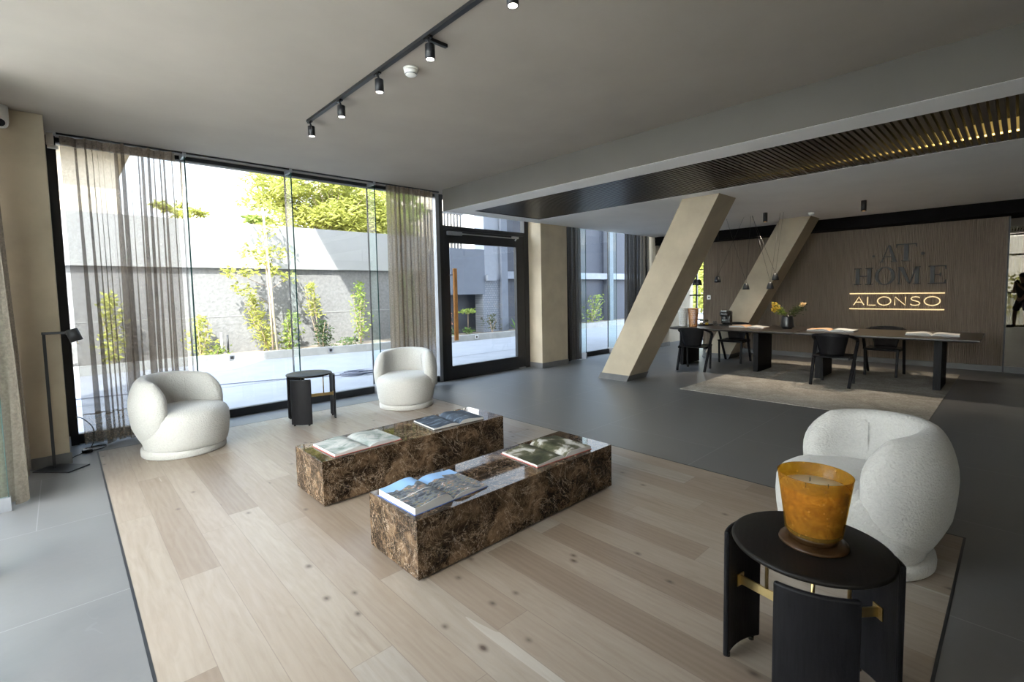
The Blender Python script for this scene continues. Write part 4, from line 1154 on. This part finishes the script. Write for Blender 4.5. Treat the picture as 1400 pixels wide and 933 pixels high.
# switch + sockets
sw = thing('light_switch', 'small white light switch on the fluted wall beside the gridded window', 'light switch', (XS-.0262, 5.16, 1.22))
MB().box(-.010, 0, -.045, .045, 0, .10).build('plate', M['white_plastic'], sw, .003)
MB().box(-.014, -.010, -.015, .015, .03, .07).build('rocker', M['black_plastic'], sw)

# ------------------------------------------------------------------ outdoors
gp = -.02
b = MB(); b.box(-60, 80, YW+.1, 13.5, gp-.3, gp); b.box(13.72, 80, -40, YW+.1, gp-.3, gp)
struct(b.build('ground', M['paving']), 'pale paved patio outside the glazing', 'patio')
b = MB(); b.box(-60, XL-.1, -40, YW+.1, gp-.3, gp); b.box(XL-.1, 13.72, -40, -4.15, gp-.3, gp)  # ground tone lifted to bounce sunlight onto the ceiling
struct(b.build('ground', simple('pale_bounce_paving', (.60, .59, .575), .85, var=.06)), 'sunlit ground outside the left glazing, made pale to bounce light inside', 'terrace')
b = MB(); b.box(-60, 80, 13.5, 90, gp-.35, gp-.05)
struct(b.build('ground', M['soil']), 'bare earth ground behind the patio', 'ground')
b = MB(); b.box(-6, 9.5, 9.13, 9.16, gp, gp+.001)
struct(b.build('trim_3', M['black_metal']), 'dark joint line across the patio paving', 'trim')
KP = [(-8,12.85),(2.3,12.72),(4.2,12.30),(6.0,11.95),(9,11.85),(11.2,11.70),(15,11.85),(22,12.0)]
kb = sroot('kerb', 'low cast concrete planter kerb at the back of the patio', 'kerb')
b = MB()
for i in range(len(KP)-1):
    (x0,y0),(x1,y1) = KP[i], KP[i+1]
    b.add([(x0,y0,gp),(x1,y1,gp),(x1,y1,.17),(x0,y0,.17),(x0,y0+.14,gp),(x1,y1+.14,gp),(x1,y1+.14,.17),(x0,y0+.14,.17)], [(0,1,2,3),(5,4,7,6),(3,2,6,7)])
b.build('kerb_wall', M['kerb'], kb)
b = MB()
b.add([(x, y+.14, .13) for x, y in KP] + [(x, 13.4, .13) for x, y in reversed(KP)], [tuple(range(2*len(KP)))])
struct(b.build('ground', M['soil']), 'soil bed inside the planter kerb', 'planting bed')
def kerb_light(x, label):
    for i in range(len(KP)-1):
        if KP[i][0] <= x <= KP[i+1][0]:
            t_ = (x-KP[i][0])/(KP[i+1][0]-KP[i][0]); y = KP[i][1]+(KP[i+1][1]-KP[i][1])*t_
    r = thing('kerb_light', label, 'outdoor light', (x, y-.002, .03), 0, 'small square step lights in the kerb')
    MB().box(-.065,.065,-.012,.004,0,.11).build('frame', M['steel'], r, .003)
    MB().box(-.035,.035,-.016,-.012,.02,.09).build('lens', M['black_plastic'], r)
kerb_light(2.85, 'square kerb light below the spike post, left side of patio'); kerb_light(5.0, 'square kerb light below the dark round shrub'); kerb_light(9.55, 'square kerb light seen through the entrance door')
# boundary wall
b = MB(); b.box(-9, 8.75, 13.3, 13.6, 0, 2.28)
struct(b.build('wall_garden', M['render_rough']), 'rough grey rendered garden wall behind the shrubs', 'garden wall')
b = MB(); b.box(-9, 8.75, 13.20, 13.6, 2.20, 3.30)
struct(b.build('wall_garden', M['render_smooth']), 'smooth pale upper band of the garden wall', 'garden wall')
b = MB(); b.box(-9, 8.75, 13.292, 13.30, 1.02, 1.035)
struct(b.build('trim_4', M['render_smooth']), 'thin pale joint line across the rough garden wall', 'trim')

def shrub(name, label, x, y, h, rx, mat, n, leaf, seed, lean=0.0, zlo=.05, stems=4, group=None, cat='shrub', aspect=2.4, top=1.0, ry=None):
    rnd = random.Random(seed)
    r = thing(name, label, cat, (x, y, .12), 0, group)
    bs = MB(); bl = MB(); tips = []
    for k in range(stems):
        a = 2*pi*k/stems + rnd.uniform(-.4,.4); tp = Vector((cos(a)*rx*.6 + lean*h, sin(a)*rx*.5, h*rnd.uniform(.7,.97)))
        path = smooth_path([Vector((0,0,0)), tp*.5+Vector((rnd.uniform(-.04,.04), 0, 0)), tp], 4); bs.tube(path, [.012*(1-.7*i/len(path)) for i in range(len(path))], 6); tips += path[3:]
    pts = []
    for k in range(n):
        z = zlo*h + (1-zlo)*h*rnd.random(); t_ = z/h
        rr = rx*(.55+.55*sin(pi*min(1, t_*.9+.1)))*top if t_ < .85 else rx*(1.15-t_)*2.2
        a = rnd.uniform(0, 2*pi); q = sqrt(rnd.random())
        bump_ = .75+.45*sin(3*a+7*t_+seed)
        pts.append((cos(a)*rr*q*bump_+lean*z, sin(a)*(ry or rx)*.9*q*bump_, z))
    leaf_quads(bl, pts, leaf, rnd, aspect)
    bs.build('stem', M['bark'], r); bl.build('foliage', mat, r)
    return r
GS = 'planter shrubs along the garden wall'
shrub('shrub', 'yellow-green shrub with reddish tips left of the spike post', 2.30, 12.90, .95, .30, M['leaf_yellow'], 420, .10, 1, group=GS)
shrub('shrub', 'low lime groundcover plant at the foot of the spike post', 2.62, 12.85, .25, .28, M['leaf_lime'], 160, .08, 2, group=GS)
shrub('shrub', 'tall leaning yellow bamboo-like shrub left of the staked sapling', 3.72, 12.80, 1.42, .24, M['leaf_yellow'], 620, .13, 3, lean=-.26, aspect=4, group=GS)
shrub('shrub', 'bushy lime shrub right of the staked sapling', 4.15, 12.70, .95, .26, M['leaf_lime'], 380, .11, 4, lean=.14, group=GS)
shrub('shrub', 'dark green round shrub above the middle kerb light', 5.02, 12.65, .72, .26, M['leaf_dark'], 420, .09, 5, group=GS)
shrub('shrub', 'slender yellow shrub rising behind the dark round shrub', 5.02, 12.95, 1.72, .20, M['leaf_yellow'], 330, .12, 6, lean=-.10, zlo=.48, aspect=4, group=GS)
shrub('shrub', 'tall bright green shrub in the shadowed right part of the wall', 6.05, 12.60, 1.72, .26, M['leaf_lime'], 560, .10, 7, zlo=.1, group=GS)
shrub('shrub', 'low mixed groundcover left of the gathered curtain', 5.62, 12.45, .22, .40, M['leaf_green'], 220, .07, 8, group=GS)
shrub('shrub', 'tall dark green climber behind the gathered curtain', 7.55, 12.55, 2.0, .34, M['leaf_green'], 700, .12, 9, group=GS)
shrub('shrub', 'green shrub glimpsed through the sheer curtain, at right', .75, 12.85, 1.5, .26, M['leaf_yellow'], 420, .12, 10, group=GS)
shrub('shrub', 'green shrub glimpsed through the sheer curtain, at left', -.45, 12.88, 1.1, .24, M['leaf_yellow'], 420, .12, 11, group=GS)
shrub('shrub', 'low green spreading plant seen at the bottom of the door glass', 8.75, 12.35, .32, .42, M['leaf_green'], 260, .09, 12, group=GS)
shrub('shrub', 'thin russet plant seen through the door glass', 9.0, 12.55, .85, .16, M['leaf_red'], 120, .08, 13, zlo=.35, group=GS)
shrub('shrub', 'pale feathery plant in front of the brick pier', 10.55, 12.2, .62, .34, M['leaf_olive'], 160, .09, 15, zlo=.2, group=GS)
shrub('shrub', 'young fern-like shrub seen through the second glazing', 16.2, 12.35, 1.15, .42, M['leaf_lime'], 320, .12, 16, lean=.35, group=GS)
def agave(name, label, x, y, h, n, mat, seed):
    rnd = random.Random(seed); r = thing(name, label, 'plant', (x, y, .12)); b = MB()
    for k in range(n):
        a = 2*pi*k/n+rnd.uniform(-.2,.2); e = rnd.uniform(.6, 1.3); d = Vector((cos(a)*cos(e), sin(a)*cos(e), sin(e))); s_ = Vector((-sin(a), cos(a), 0))*.03
        L_ = h*rnd.uniform(.7,1.1)
        b.add([-s_, s_, d*L_*.5+s_*1.3, d*L_*.5-s_*1.3, d*L_+Vector((cos(a),sin(a),0))*.05], [(0,1,2,3),(3,2,4)])
    b.build('blade', mat, r); MB().lathe([(0,0),(.06,0),(.05,.06),(0,.08)], 10).build('crown', mat, r)
agave('agave_plant', 'spiky upright plant at the right edge of the door glass', 11.75, 12.25, .5, 14, M['leaf_green'], 4)
# umbrella-headed little plant
um = thing('papyrus_plant', 'single-stemmed plant with flat pale head seen through the door', 'plant', (9.72, 12.45, .12))
MB().tube([(0,0,0),(.01,0,.72)], .008, 6).build('stem', M['bark'], um)
b = MB(); rnd = random.Random(33); leaf_quads(b, [ell(rnd, (.01,0,.76), (.30,.3,.08)) for _ in range(150)], .09, rnd, 2); b.build('head', M['leaf_lime'], um)
b = MB(); leaf_quads(b, [ell(rnd, (.0,0,.12), (.2,.2,.1)) for _ in range(80)], .09, rnd, 2); b.build('basal_leaf', M['leaf_green'], um)
# staked sapling
sp = thing('sapling', 'young staked tree with loose yellow-green tufts before the garden wall', 'tree', (3.74, 12.60, .12))
MB().tube([(.02,0,0),(.0,0,1.2),(-.05,0,2.2),(-.02,0,3.0)], [.028,.024,.018,.008], 8).build('trunk', M['bark'], sp)
b = MB(); rnd = random.Random(40)
for c, r_ in (((.05,0,3.0),(.28,.25,.20)), ((.33,0,2.45),(.24,.2,.22)), ((-.05,0,2.55),(.22,.2,.28)), ((-.42,0,2.42),(.22,.2,.18)), ((-.10,0,2.25),(.2,.2,.2)), ((-.85,0,1.95),(.20,.2,.16)), ((-.45,0,1.98),(.2,.2,.14)), ((.50,0,1.86),(.18,.2,.14)), ((-.55,0,1.55),(.3,.2,.18)), ((.1,0,2.0),(.15,.2,.15)), ((-.1,0,3.55),(.22,.2,.14)), ((.22,0,3.5),(.16,.2,.12)), ((-.4,0,3.55),(.2,.2,.15))):
    leaf_quads(b, [ell(rnd, c, r_) for _ in range(60)], .11, rnd, 2)
b.build('foliage', M['leaf_yellow'], sp)
b = MB()
for c in ((.05,3.0),(.33,2.45),(-.42,2.42),(-.85,1.95),(.50,1.86),(-.55,1.55)): b.tube([(-.02,0,c[1]-.35),(c[0]*.6,0,c[1]-.12),(c[0],0,c[1])], .006, 5)
b.build('branch', M['bark'], sp)
st = MB().tube([(3.83,12.52,.12),(3.66,12.52,3.66)], .026, 8).build('stake', M['stake'], None)
tag(st, 'pale timber stake holding the sapling', 'stake')
# spike lights
sk = thing('garden_spike_light', 'slim white and black post light between shrubs', 'outdoor light', (2.72, 12.9, .12))
MB().tube([(0,0,0),(0,0,.55)], .02, 8).build('post', M['white_plastic'], sk); MB().tube([(.13,0,0),(.13,0,.48)], .022, 8).build('lamp_tube', M['black_metal'], sk)
sk2 = thing('garden_spike_light', 'small black tilted spotlight on a spike near the wall shadow', 'outdoor light', (5.85, 12.5, .12))
MB().tube([(0,0,0),(0,0,.14)], .01, 6).build('spike', M['black_metal'], sk2); MB().tube([(.05,0,.10),(-.04,-.02,.24)], .035, 12).build('lamp_head', M['black_metal'], sk2)
# hose on patio
hs = thing('garden_hose', 'dark hose loosely coiled on the patio paving', 'hose', (0,0,gp))
rnd = random.Random(5); pts = [(-.5,9.9,.012),(1.4,9.55,.012),(2.8,9.2,.012),(3.3,8.9,.012)]
for k in range(46):
    a = k*.8; rr = .20+.08*sin(k*1.7); pts.append((4.12+rr*1.5*cos(a), 8.62+rr*.9*sin(a), .010+.001*k))
pts += [(4.6,8.6,.012),(5.6,8.3,.012)]
MB().tube(smooth_path(pts, 4), .008, 6).build('tube', M['hose'], hs)
# big tree behind the wall
def big_tree(name, label, x, y, zc, r_, n, leaf, mat, seed, clumps, trunk=.16, zbase=gp-.05, aspect=3.2):
    rnd = random.Random(seed); r = thing(name, label, 'tree', (x, y, zbase))
    b = MB(); b.tube([(0,0,0),(.1,0,zc*.4),(-.1,.1,zc*.75),(0,0,zc)], [trunk,trunk*.8,trunk*.6,trunk*.3], 8)
    bl = MB()
    for k in range(clumps):
        c = ell(rnd, (0,0,zc), r_); b.tube([(0,0,zc*.6),(c.x*.5,c.y*.5,zc*.8+c.z*.1),tuple(c)], [trunk*.35,trunk*.2,trunk*.06], 6)
        q = rnd.uniform(.35,.6)*min(r_)
        leaf_quads(bl, [ell(rnd, c, (q*1.25,q,q*.55)) for _ in range(n//clumps)], leaf, rnd, aspect, .8)
    b.build('trunk', M['bark'], r); bl.build('foliage', mat, r)
big_tree('tree', 'large feathery yellow-green tree behind the garden wall', 7.15, 16.6, 4.95, (2.2,1.3,1.45), 15000, .25, M['leaf_yellow'], 50, 54, .07, aspect=4.5)
big_tree('tree', 'second leafy green tree behind the gathered curtain', 11.0, 18.6, 4.9, (.8,.8,1.4), 3600, .24, M['leaf_lime'], 51, 24, .06)
big_tree('tree', 'small tree top just above the wall beside the sheer curtain', 2.85, 17.0, 4.1, (.75,.5,.28), 700, .16, M['leaf_yellow'], 52, 7, .07)
big_tree('tree', 'small palm-like tree top above the wall behind the sapling', 4.7, 17.0, 4.1, (.55,.5,.30), 500, .2, M['leaf_lime'], 53, 6, .07)
# house behind wall at left
h1 = thing('house', 'beige house with a deep eave behind the sheer curtain', 'house', (-3.2, 17.5, gp))
MB().box(-4, 4.6, 0, 6, 0, 5.6).build('wall', M['house_beige'], h1)
MB().box(-4.4, 4.9, -.7, 6, 5.6, 5.75).build('eave', M['house_beige'], h1)
MB().box(-4.2, 4.75, -.3, 6, 5.75, 6.8).build('parapet', M['house_beige'], h1)
MB().box(-2, -.6, -.02, .0, 3.6, 5.0).build('window', M['bld_dark'], h1)
# far house with balcony behind door
h2 = thing('house', 'pale far house with a balcony railing above the door glass', 'house', (13.2, 21, gp))
MB().box(-2.5, 6.5, 1.0, 6, 0, 9).build('wall', M['house_beige'], h2)
MB().box(3.05, 4.35, .2, 1.0, 2.5, 8.0).build('tower', M['house_white'], h2)
MB().box(-2.5, 3.05, 0, 1.0, 3.45, 3.75).build('balcony_slab', M['house_white'], h2)
b = MB()
for k in range(26): b.box(-2.4+k*.21, -2.32+k*.21, .02, .08, 3.75, 5.7)
b.box(-2.45, 3.05, .0, .10, 5.7, 5.8); b.build('railing', M['black_metal'], h2)
# right building
rb = thing('building', 'slate grey neighbouring building seen through the entrance door', 'building', (9.0, 12.5, gp))
MB().box(.10, 1.53, .0, 3, 1.45, 2.95).build('projecting_box', M['bld_blue'], rb)
MB().box(-.2, 1.6, .55, .8, 0, 1.5).build('recess_wall', M['bld_dark'], rb)
MB().box(-.05, 1.6, .45, 3, 0, 1.45).build('rear_block', M['bld_dark'], rb)
bm_, nt, out = new_mat('painted_brick'); NN = NT(nt); co = NN.coord((1,1,1), rot=(radians(90),0,0))
br_ = NN.n('ShaderNodeTexBrick'); NN.link(co, br_.inputs[0]); br_.inputs['Scale'].default_value = 4.6; br_.inputs['Color1'].default_value = (.20,.22,.26,1); br_.inputs['Color2'].default_value = (.17,.19,.225,1); br_.inputs['Mortar'].default_value = (.10,.11,.14,1); br_.inputs['Mortar Size'].default_value = .03; br_.inputs['Row Height'].default_value = .35
bb = NN.bsdf(br_.outputs[0], .85, normal=NN.bump(NN.math('SUBTRACT', 1.0, br_.outputs[1]), .6, .02)); NN.link(bb.outputs[0], out.inputs[0])
MB().box(1.45, 2.22, .02, .5, 0, 1.95).build('brick_pier', bm_, rb)
MB().box(1.53, 2.24, .0, .5, 1.95, 5.3).build('upper_pier', M['bld_light'], rb)
MB().box(1.58, 1.98, -.10, .02, 1.90, 2.10).build('meter_box', M['bld_light'], rb)
MB().box(2.22, 2.50, -.1, .5, 0, 5.3).build('corner_post', M['bld_blue'], rb)
MB().box(2.5, 12, .35, .5, 0, 5.3).build('dark_glazing', M['bld_dark'], rb)
MB().box(2.5, 12, .12, .4, 1.98, 2.24).build('lintel_band', M['bld_light'], rb)
for x in (4.2, 6.2, 8.75): MB().box(x, x+.25, .0, .4, 0, 5.3).build('mullion_post', M['bld_blue'], rb)
# greenery outside left glazing and beyond end window
def hedge(name, label, x0, x1, y0, y1, z1, mat, n, seed, leaf=.2):
    rnd = random.Random(seed); b = MB()
    leaf_quads(b, [(rnd.uniform(x0,x1), rnd.uniform(y0,y1), gp+z1*rnd.random()**.8) for _ in range(n)], leaf, rnd, 2)
    o = b.build(name, mat); tag(o, label, 'hedge'); return o
hedge('hedge', 'tall sunlit hedge outside the left glazing, reflected in the mirror', -9.0, -7.9, -8, 9, 1.9, M['leaf_yellow'], 3800, 60, .24)
shrub('shrub', 'sunlit yellow-green bush beyond the far gridded window', 27.5, 12.4, 3.2, 1.5, M['leaf_yellow'], 1500, .35, 70, cat='bush')
shrub('shrub', 'second sunlit bush beyond the far gridded window', 31.0, 15.0, 3.4, 1.7, M['leaf_lime'], 1500, .35, 71, cat='bush')

# ------------------------------------------------------------------ photographer seen in the mirror
fdir = Vector((fwd0.x, fwd0.y, 0)); ldir = Vector((-fwd0.y, fwd0.x, 0))
ph = thing('person', 'person in dark T-shirt and shorts photographing, reflected in the mirror', 'person', (-fdir.x*.30, -fdir.y*.30, .0005), atan2(fdir.y, fdir.x))
def skin_mesh(name, verts, edges, radii, mat, parent, root=0, sub=2):
    me = bpy.data.meshes.new(name); me.from_pydata(verts, edges, []); o = bpy.data.objects.new(name, me); COL.objects.link(o); o.parent = parent
    sm_ = o.modifiers.new('skin', 'SKIN'); 
    if not me.skin_vertices: me.attributes.new
    bpy.context.view_layer.update()
    for i, sv in enumerate(me.skin_vertices[0].data): 
        rr = radii[i]; sv.radius = rr if isinstance(rr, tuple) else (rr, rr); sv.use_root = (i == root)
    sm_.use_smooth_shade = True
    ss_ = o.modifiers.new('sub', 'SUBSURF'); ss_.levels = sub; ss_.render_levels = sub
    me.materials.append(mat); return o
V = []; Eg = []; Rd = []
def jv(p, r, par=None):
    V.append(tuple(p)); Rd.append(r)
    if par is not None: Eg.append((par, len(V)-1))
    return len(V)-1
pel = jv((0,0,.95), (.15,.115))
sp1 = jv((.0,0,1.12), (.145,.105), pel); sp2 = jv((.01,0,1.30), (.165,.115), sp1); nk0 = jv((.02,0,1.43), (.10,.085), sp2); nk = jv((.035,0,1.50), .052, nk0)
hd0 = jv((.05,0,1.57), (.070,.078), nk); hd1 = jv((.055,0,1.655), (.078,.092), hd0); hd2 = jv((.045,0,1.74), (.060,.072), hd1)
for sgn in (1, -1):
    hip = jv((0, sgn*.10, .88), .095, pel); kn = jv((.06, sgn*.20, .50), .058, hip); cf = jv((.03, sgn*.235, .32), .056, kn); an = jv((.0, sgn*.265, .09), .038, cf)
    he = jv((.03, sgn*.268, .045), .036, an); toe = jv((.16, sgn*.30, .032), (.030,.042), he)
    sh_ = jv((.01, sgn*.185, 1.40), .062, sp2); el = jv((.10, sgn*.235, 1.17), .043, sh_); wr = jv((.22, sgn*.075, 1.38), .028, el); pm_ = jv((.235, sgn*.055, 1.43), (.020,.032), wr)
    for fi, (dx, dz, ln) in enumerate(((.024,.050,.062),(.012,.058,.070),(-.001,.056,.066),(-.013,.048,.052))):
        f1_ = jv((.245+dx*.4, sgn*.050-0, 1.445+dz*.4), .010, pm_); f2_ = jv((.262+dx, sgn*.030, 1.455+dz*.7), .009, f1_); jv((.268+dx, sgn*.008, 1.452+dz*.7), .0075, f2_)
    th1 = jv((.222, sgn*.040, 1.455), .011, pm_); jv((.216, sgn*.018, 1.475), .009, th1)
body = skin_mesh('body', V, Eg, Rd, M['skin'], ph)
def chain(name, pts, rad, mat, root=0, sub=2, edges=None):
    return skin_mesh(name, pts, edges or [(i,i+1) for i in range(len(pts)-1)], rad, mat, ph, root, sub)
chain('shirt', [(0,0,.93),(.0,0,1.12),(.01,0,1.30),(.02,0,1.44),(.01,.19,1.40),(.06,.222,1.26),(.01,-.19,1.40),(.06,-.222,1.26)], [(.17,.135),(.165,.125),(.185,.135),(.115,.098),.078,.066,.078,.066], M['cloth_black'], 0, 2, [(0,1),(1,2),(2,3),(2,4),(4,5),(2,6),(6,7)])
chain('shorts', [(0,0,.97),(0,.10,.86),(.045,.165,.62),(.055,.185,.54),(0,-.10,.86),(.045,-.165,.62),(.055,-.185,.54)], [(.165,.13),.118,.098,.09,.118,.098,.09], M['cloth_short'], 0, 2, [(0,1),(1,2),(2,3),(0,4),(4,5),(5,6)])
for sgn in (1, -1):
    chain('shoe', [(-.02, sgn*.262, .045),(.06, sgn*.276, .042),(.20, sgn*.31, .034)], [(.042,.046),(.042,.05),(.030,.042)], M['cloth_black'])
b = MB(); b.sphere((.035,0,1.70), .105, 20, 14, (1.0,.86,1.0)); hr = b.build('hair', M['hair'], ph)
b = MB()
for s_ in (1,-1): b.sphere((.050, s_*.098, 1.635), .026, 10, 8, (.6,.35,1.1))
b.sphere((.145,0,1.625), .016, 10, 8, (1.1,.8,1.3))
b.build('face_detail', M['skin'], ph)
hc = thing('photo_camera', 'black camera held up by the photographer, reflected in the mirror', 'camera', (-fdir.x*.035, -fdir.y*.035, H-.0), atan2(fdir.y, fdir.x))
MB().box(-.075,-.035,-.065,.065,-.055,.04).build('camera_body', M['black_plastic'], hc, .008)
MB().tube([(-.036,0,-.005),(-.002,0,-.005)], .036, 24).build('lens', M['black_plastic'], hc)
MB().box(-.075,-.035,-.022,.022,.04,.065).build('viewfinder', M['black_plastic'], hc, .005)

# ------------------------------------------------------------------ light
w = bpy.data.worlds.new('world'); scn.world = w; w.use_nodes = True
nt = w.node_tree; nt.nodes.clear(); NN = NT(nt)
tc = NN.n('ShaderNodeTexCoord'); sp_ = NN.n('ShaderNodeSeparateXYZ'); NN.link(tc.outputs['Generated'], sp_.inputs[0])
col = NN.ramp(sp_.outputs[2], [(0.0, (1.0, .99, .97)), (.22, (.84, .91, 1.0)), (.6, (.58, .75, 1.0)), (1.0, (.42, .63, 1.0))])
nv = NN.n('ShaderNodeVectorMath', operation='NORMALIZE'); NN.link(tc.outputs['Generated'], nv.inputs[0])
dt = NN.n('ShaderNodeVectorMath', operation='DOT_PRODUCT'); NN.link(nv.outputs[0], dt.inputs[0]); dt.inputs[1].default_value = Vector((-.80, -.42, .43)).normalized()
halo = NN.math('POWER', NN.math('MAXIMUM', dt.outputs['Value'], 0.0), 2.0)
col = NN.mix(halo, col, (1.0, .98, .95))
# the hazy sky opposite the sun, low over the garden wall, is dimmer
da = NN.n('ShaderNodeVectorMath', operation='DOT_PRODUCT'); NN.link(nv.outputs[0], da.inputs[0]); da.inputs[1].default_value = Vector((.50, .84, .20)).normalized()
anti = NN.math('SUBTRACT', 1.0, NN.math('MULTIPLY', NN.math('POWER', NN.math('MAXIMUM', da.outputs['Value'], 0.0), 1.5), .72))
bg = NN.n('ShaderNodeBackground'); NN.link(col, bg.inputs[0]); NN.link(NN.math('MULTIPLY', NN.math('MULTIPLY', NN.math('ADD', 1.0, NN.math('MULTIPLY', halo, 1.1)), anti), 5.0), bg.inputs[1])
wo = NN.n('ShaderNodeOutputWorld'); NN.link(bg.outputs[0], wo.inputs[0])
sd = bpy.data.lights.new('sun', 'SUN'); sd.energy = 8.5; sd.angle = radians(.6); sd.color = (1.0, .965, .90)
so = bpy.data.objects.new('sun', sd); COL.objects.link(so)
so.rotation_euler = Vector((.55, .69, -1.0)).to_track_quat('-Z', 'Y').to_euler()
def lamp(kind, name, loc, energy, color, **kw):
    l = bpy.data.lights.new(name, kind); l.energy = energy; l.color = color
    for k, v in kw.items():
        if k != 'rot': setattr(l, k, v)
    o = bpy.data.objects.new(name, l); COL.objects.link(o); o.location = loc
    if 'rot' in kw: o.rotation_euler = kw['rot']
    return o
for y, _ in SPOTS:
    lamp('SPOT', 'track_spot_beam', (TX+.012, y, CZ-.17), 6, (1.0, .93, .84), spot_size=radians(125), spot_blend=.8, shadow_soft_size=.03)
for y in (3.12, 1.71):
    lamp('SPOT', 'downlight_beam', (9.05, y, LZ-.18), 70, (1.0, .86, .68), spot_size=radians(95), spot_blend=.7, shadow_soft_size=.03)

# ------------------------------------------------------------------ render settings
vs = scn.view_settings
vs.view_transform = 'Standard'; vs.look = 'None'; vs.gamma = 1.0; vs.exposure = 1.06; vs.use_curve_mapping = False
cy = scn.cycles
cy.use_denoising = True; cy.max_bounces = 14; cy.diffuse_bounces = 6; cy.glossy_bounces = 6; cy.transmission_bounces = 8; cy.transparent_max_bounces = 24
cy.caustics_reflective = False; cy.caustics_refractive = False; cy.sample_clamp_indirect = 8
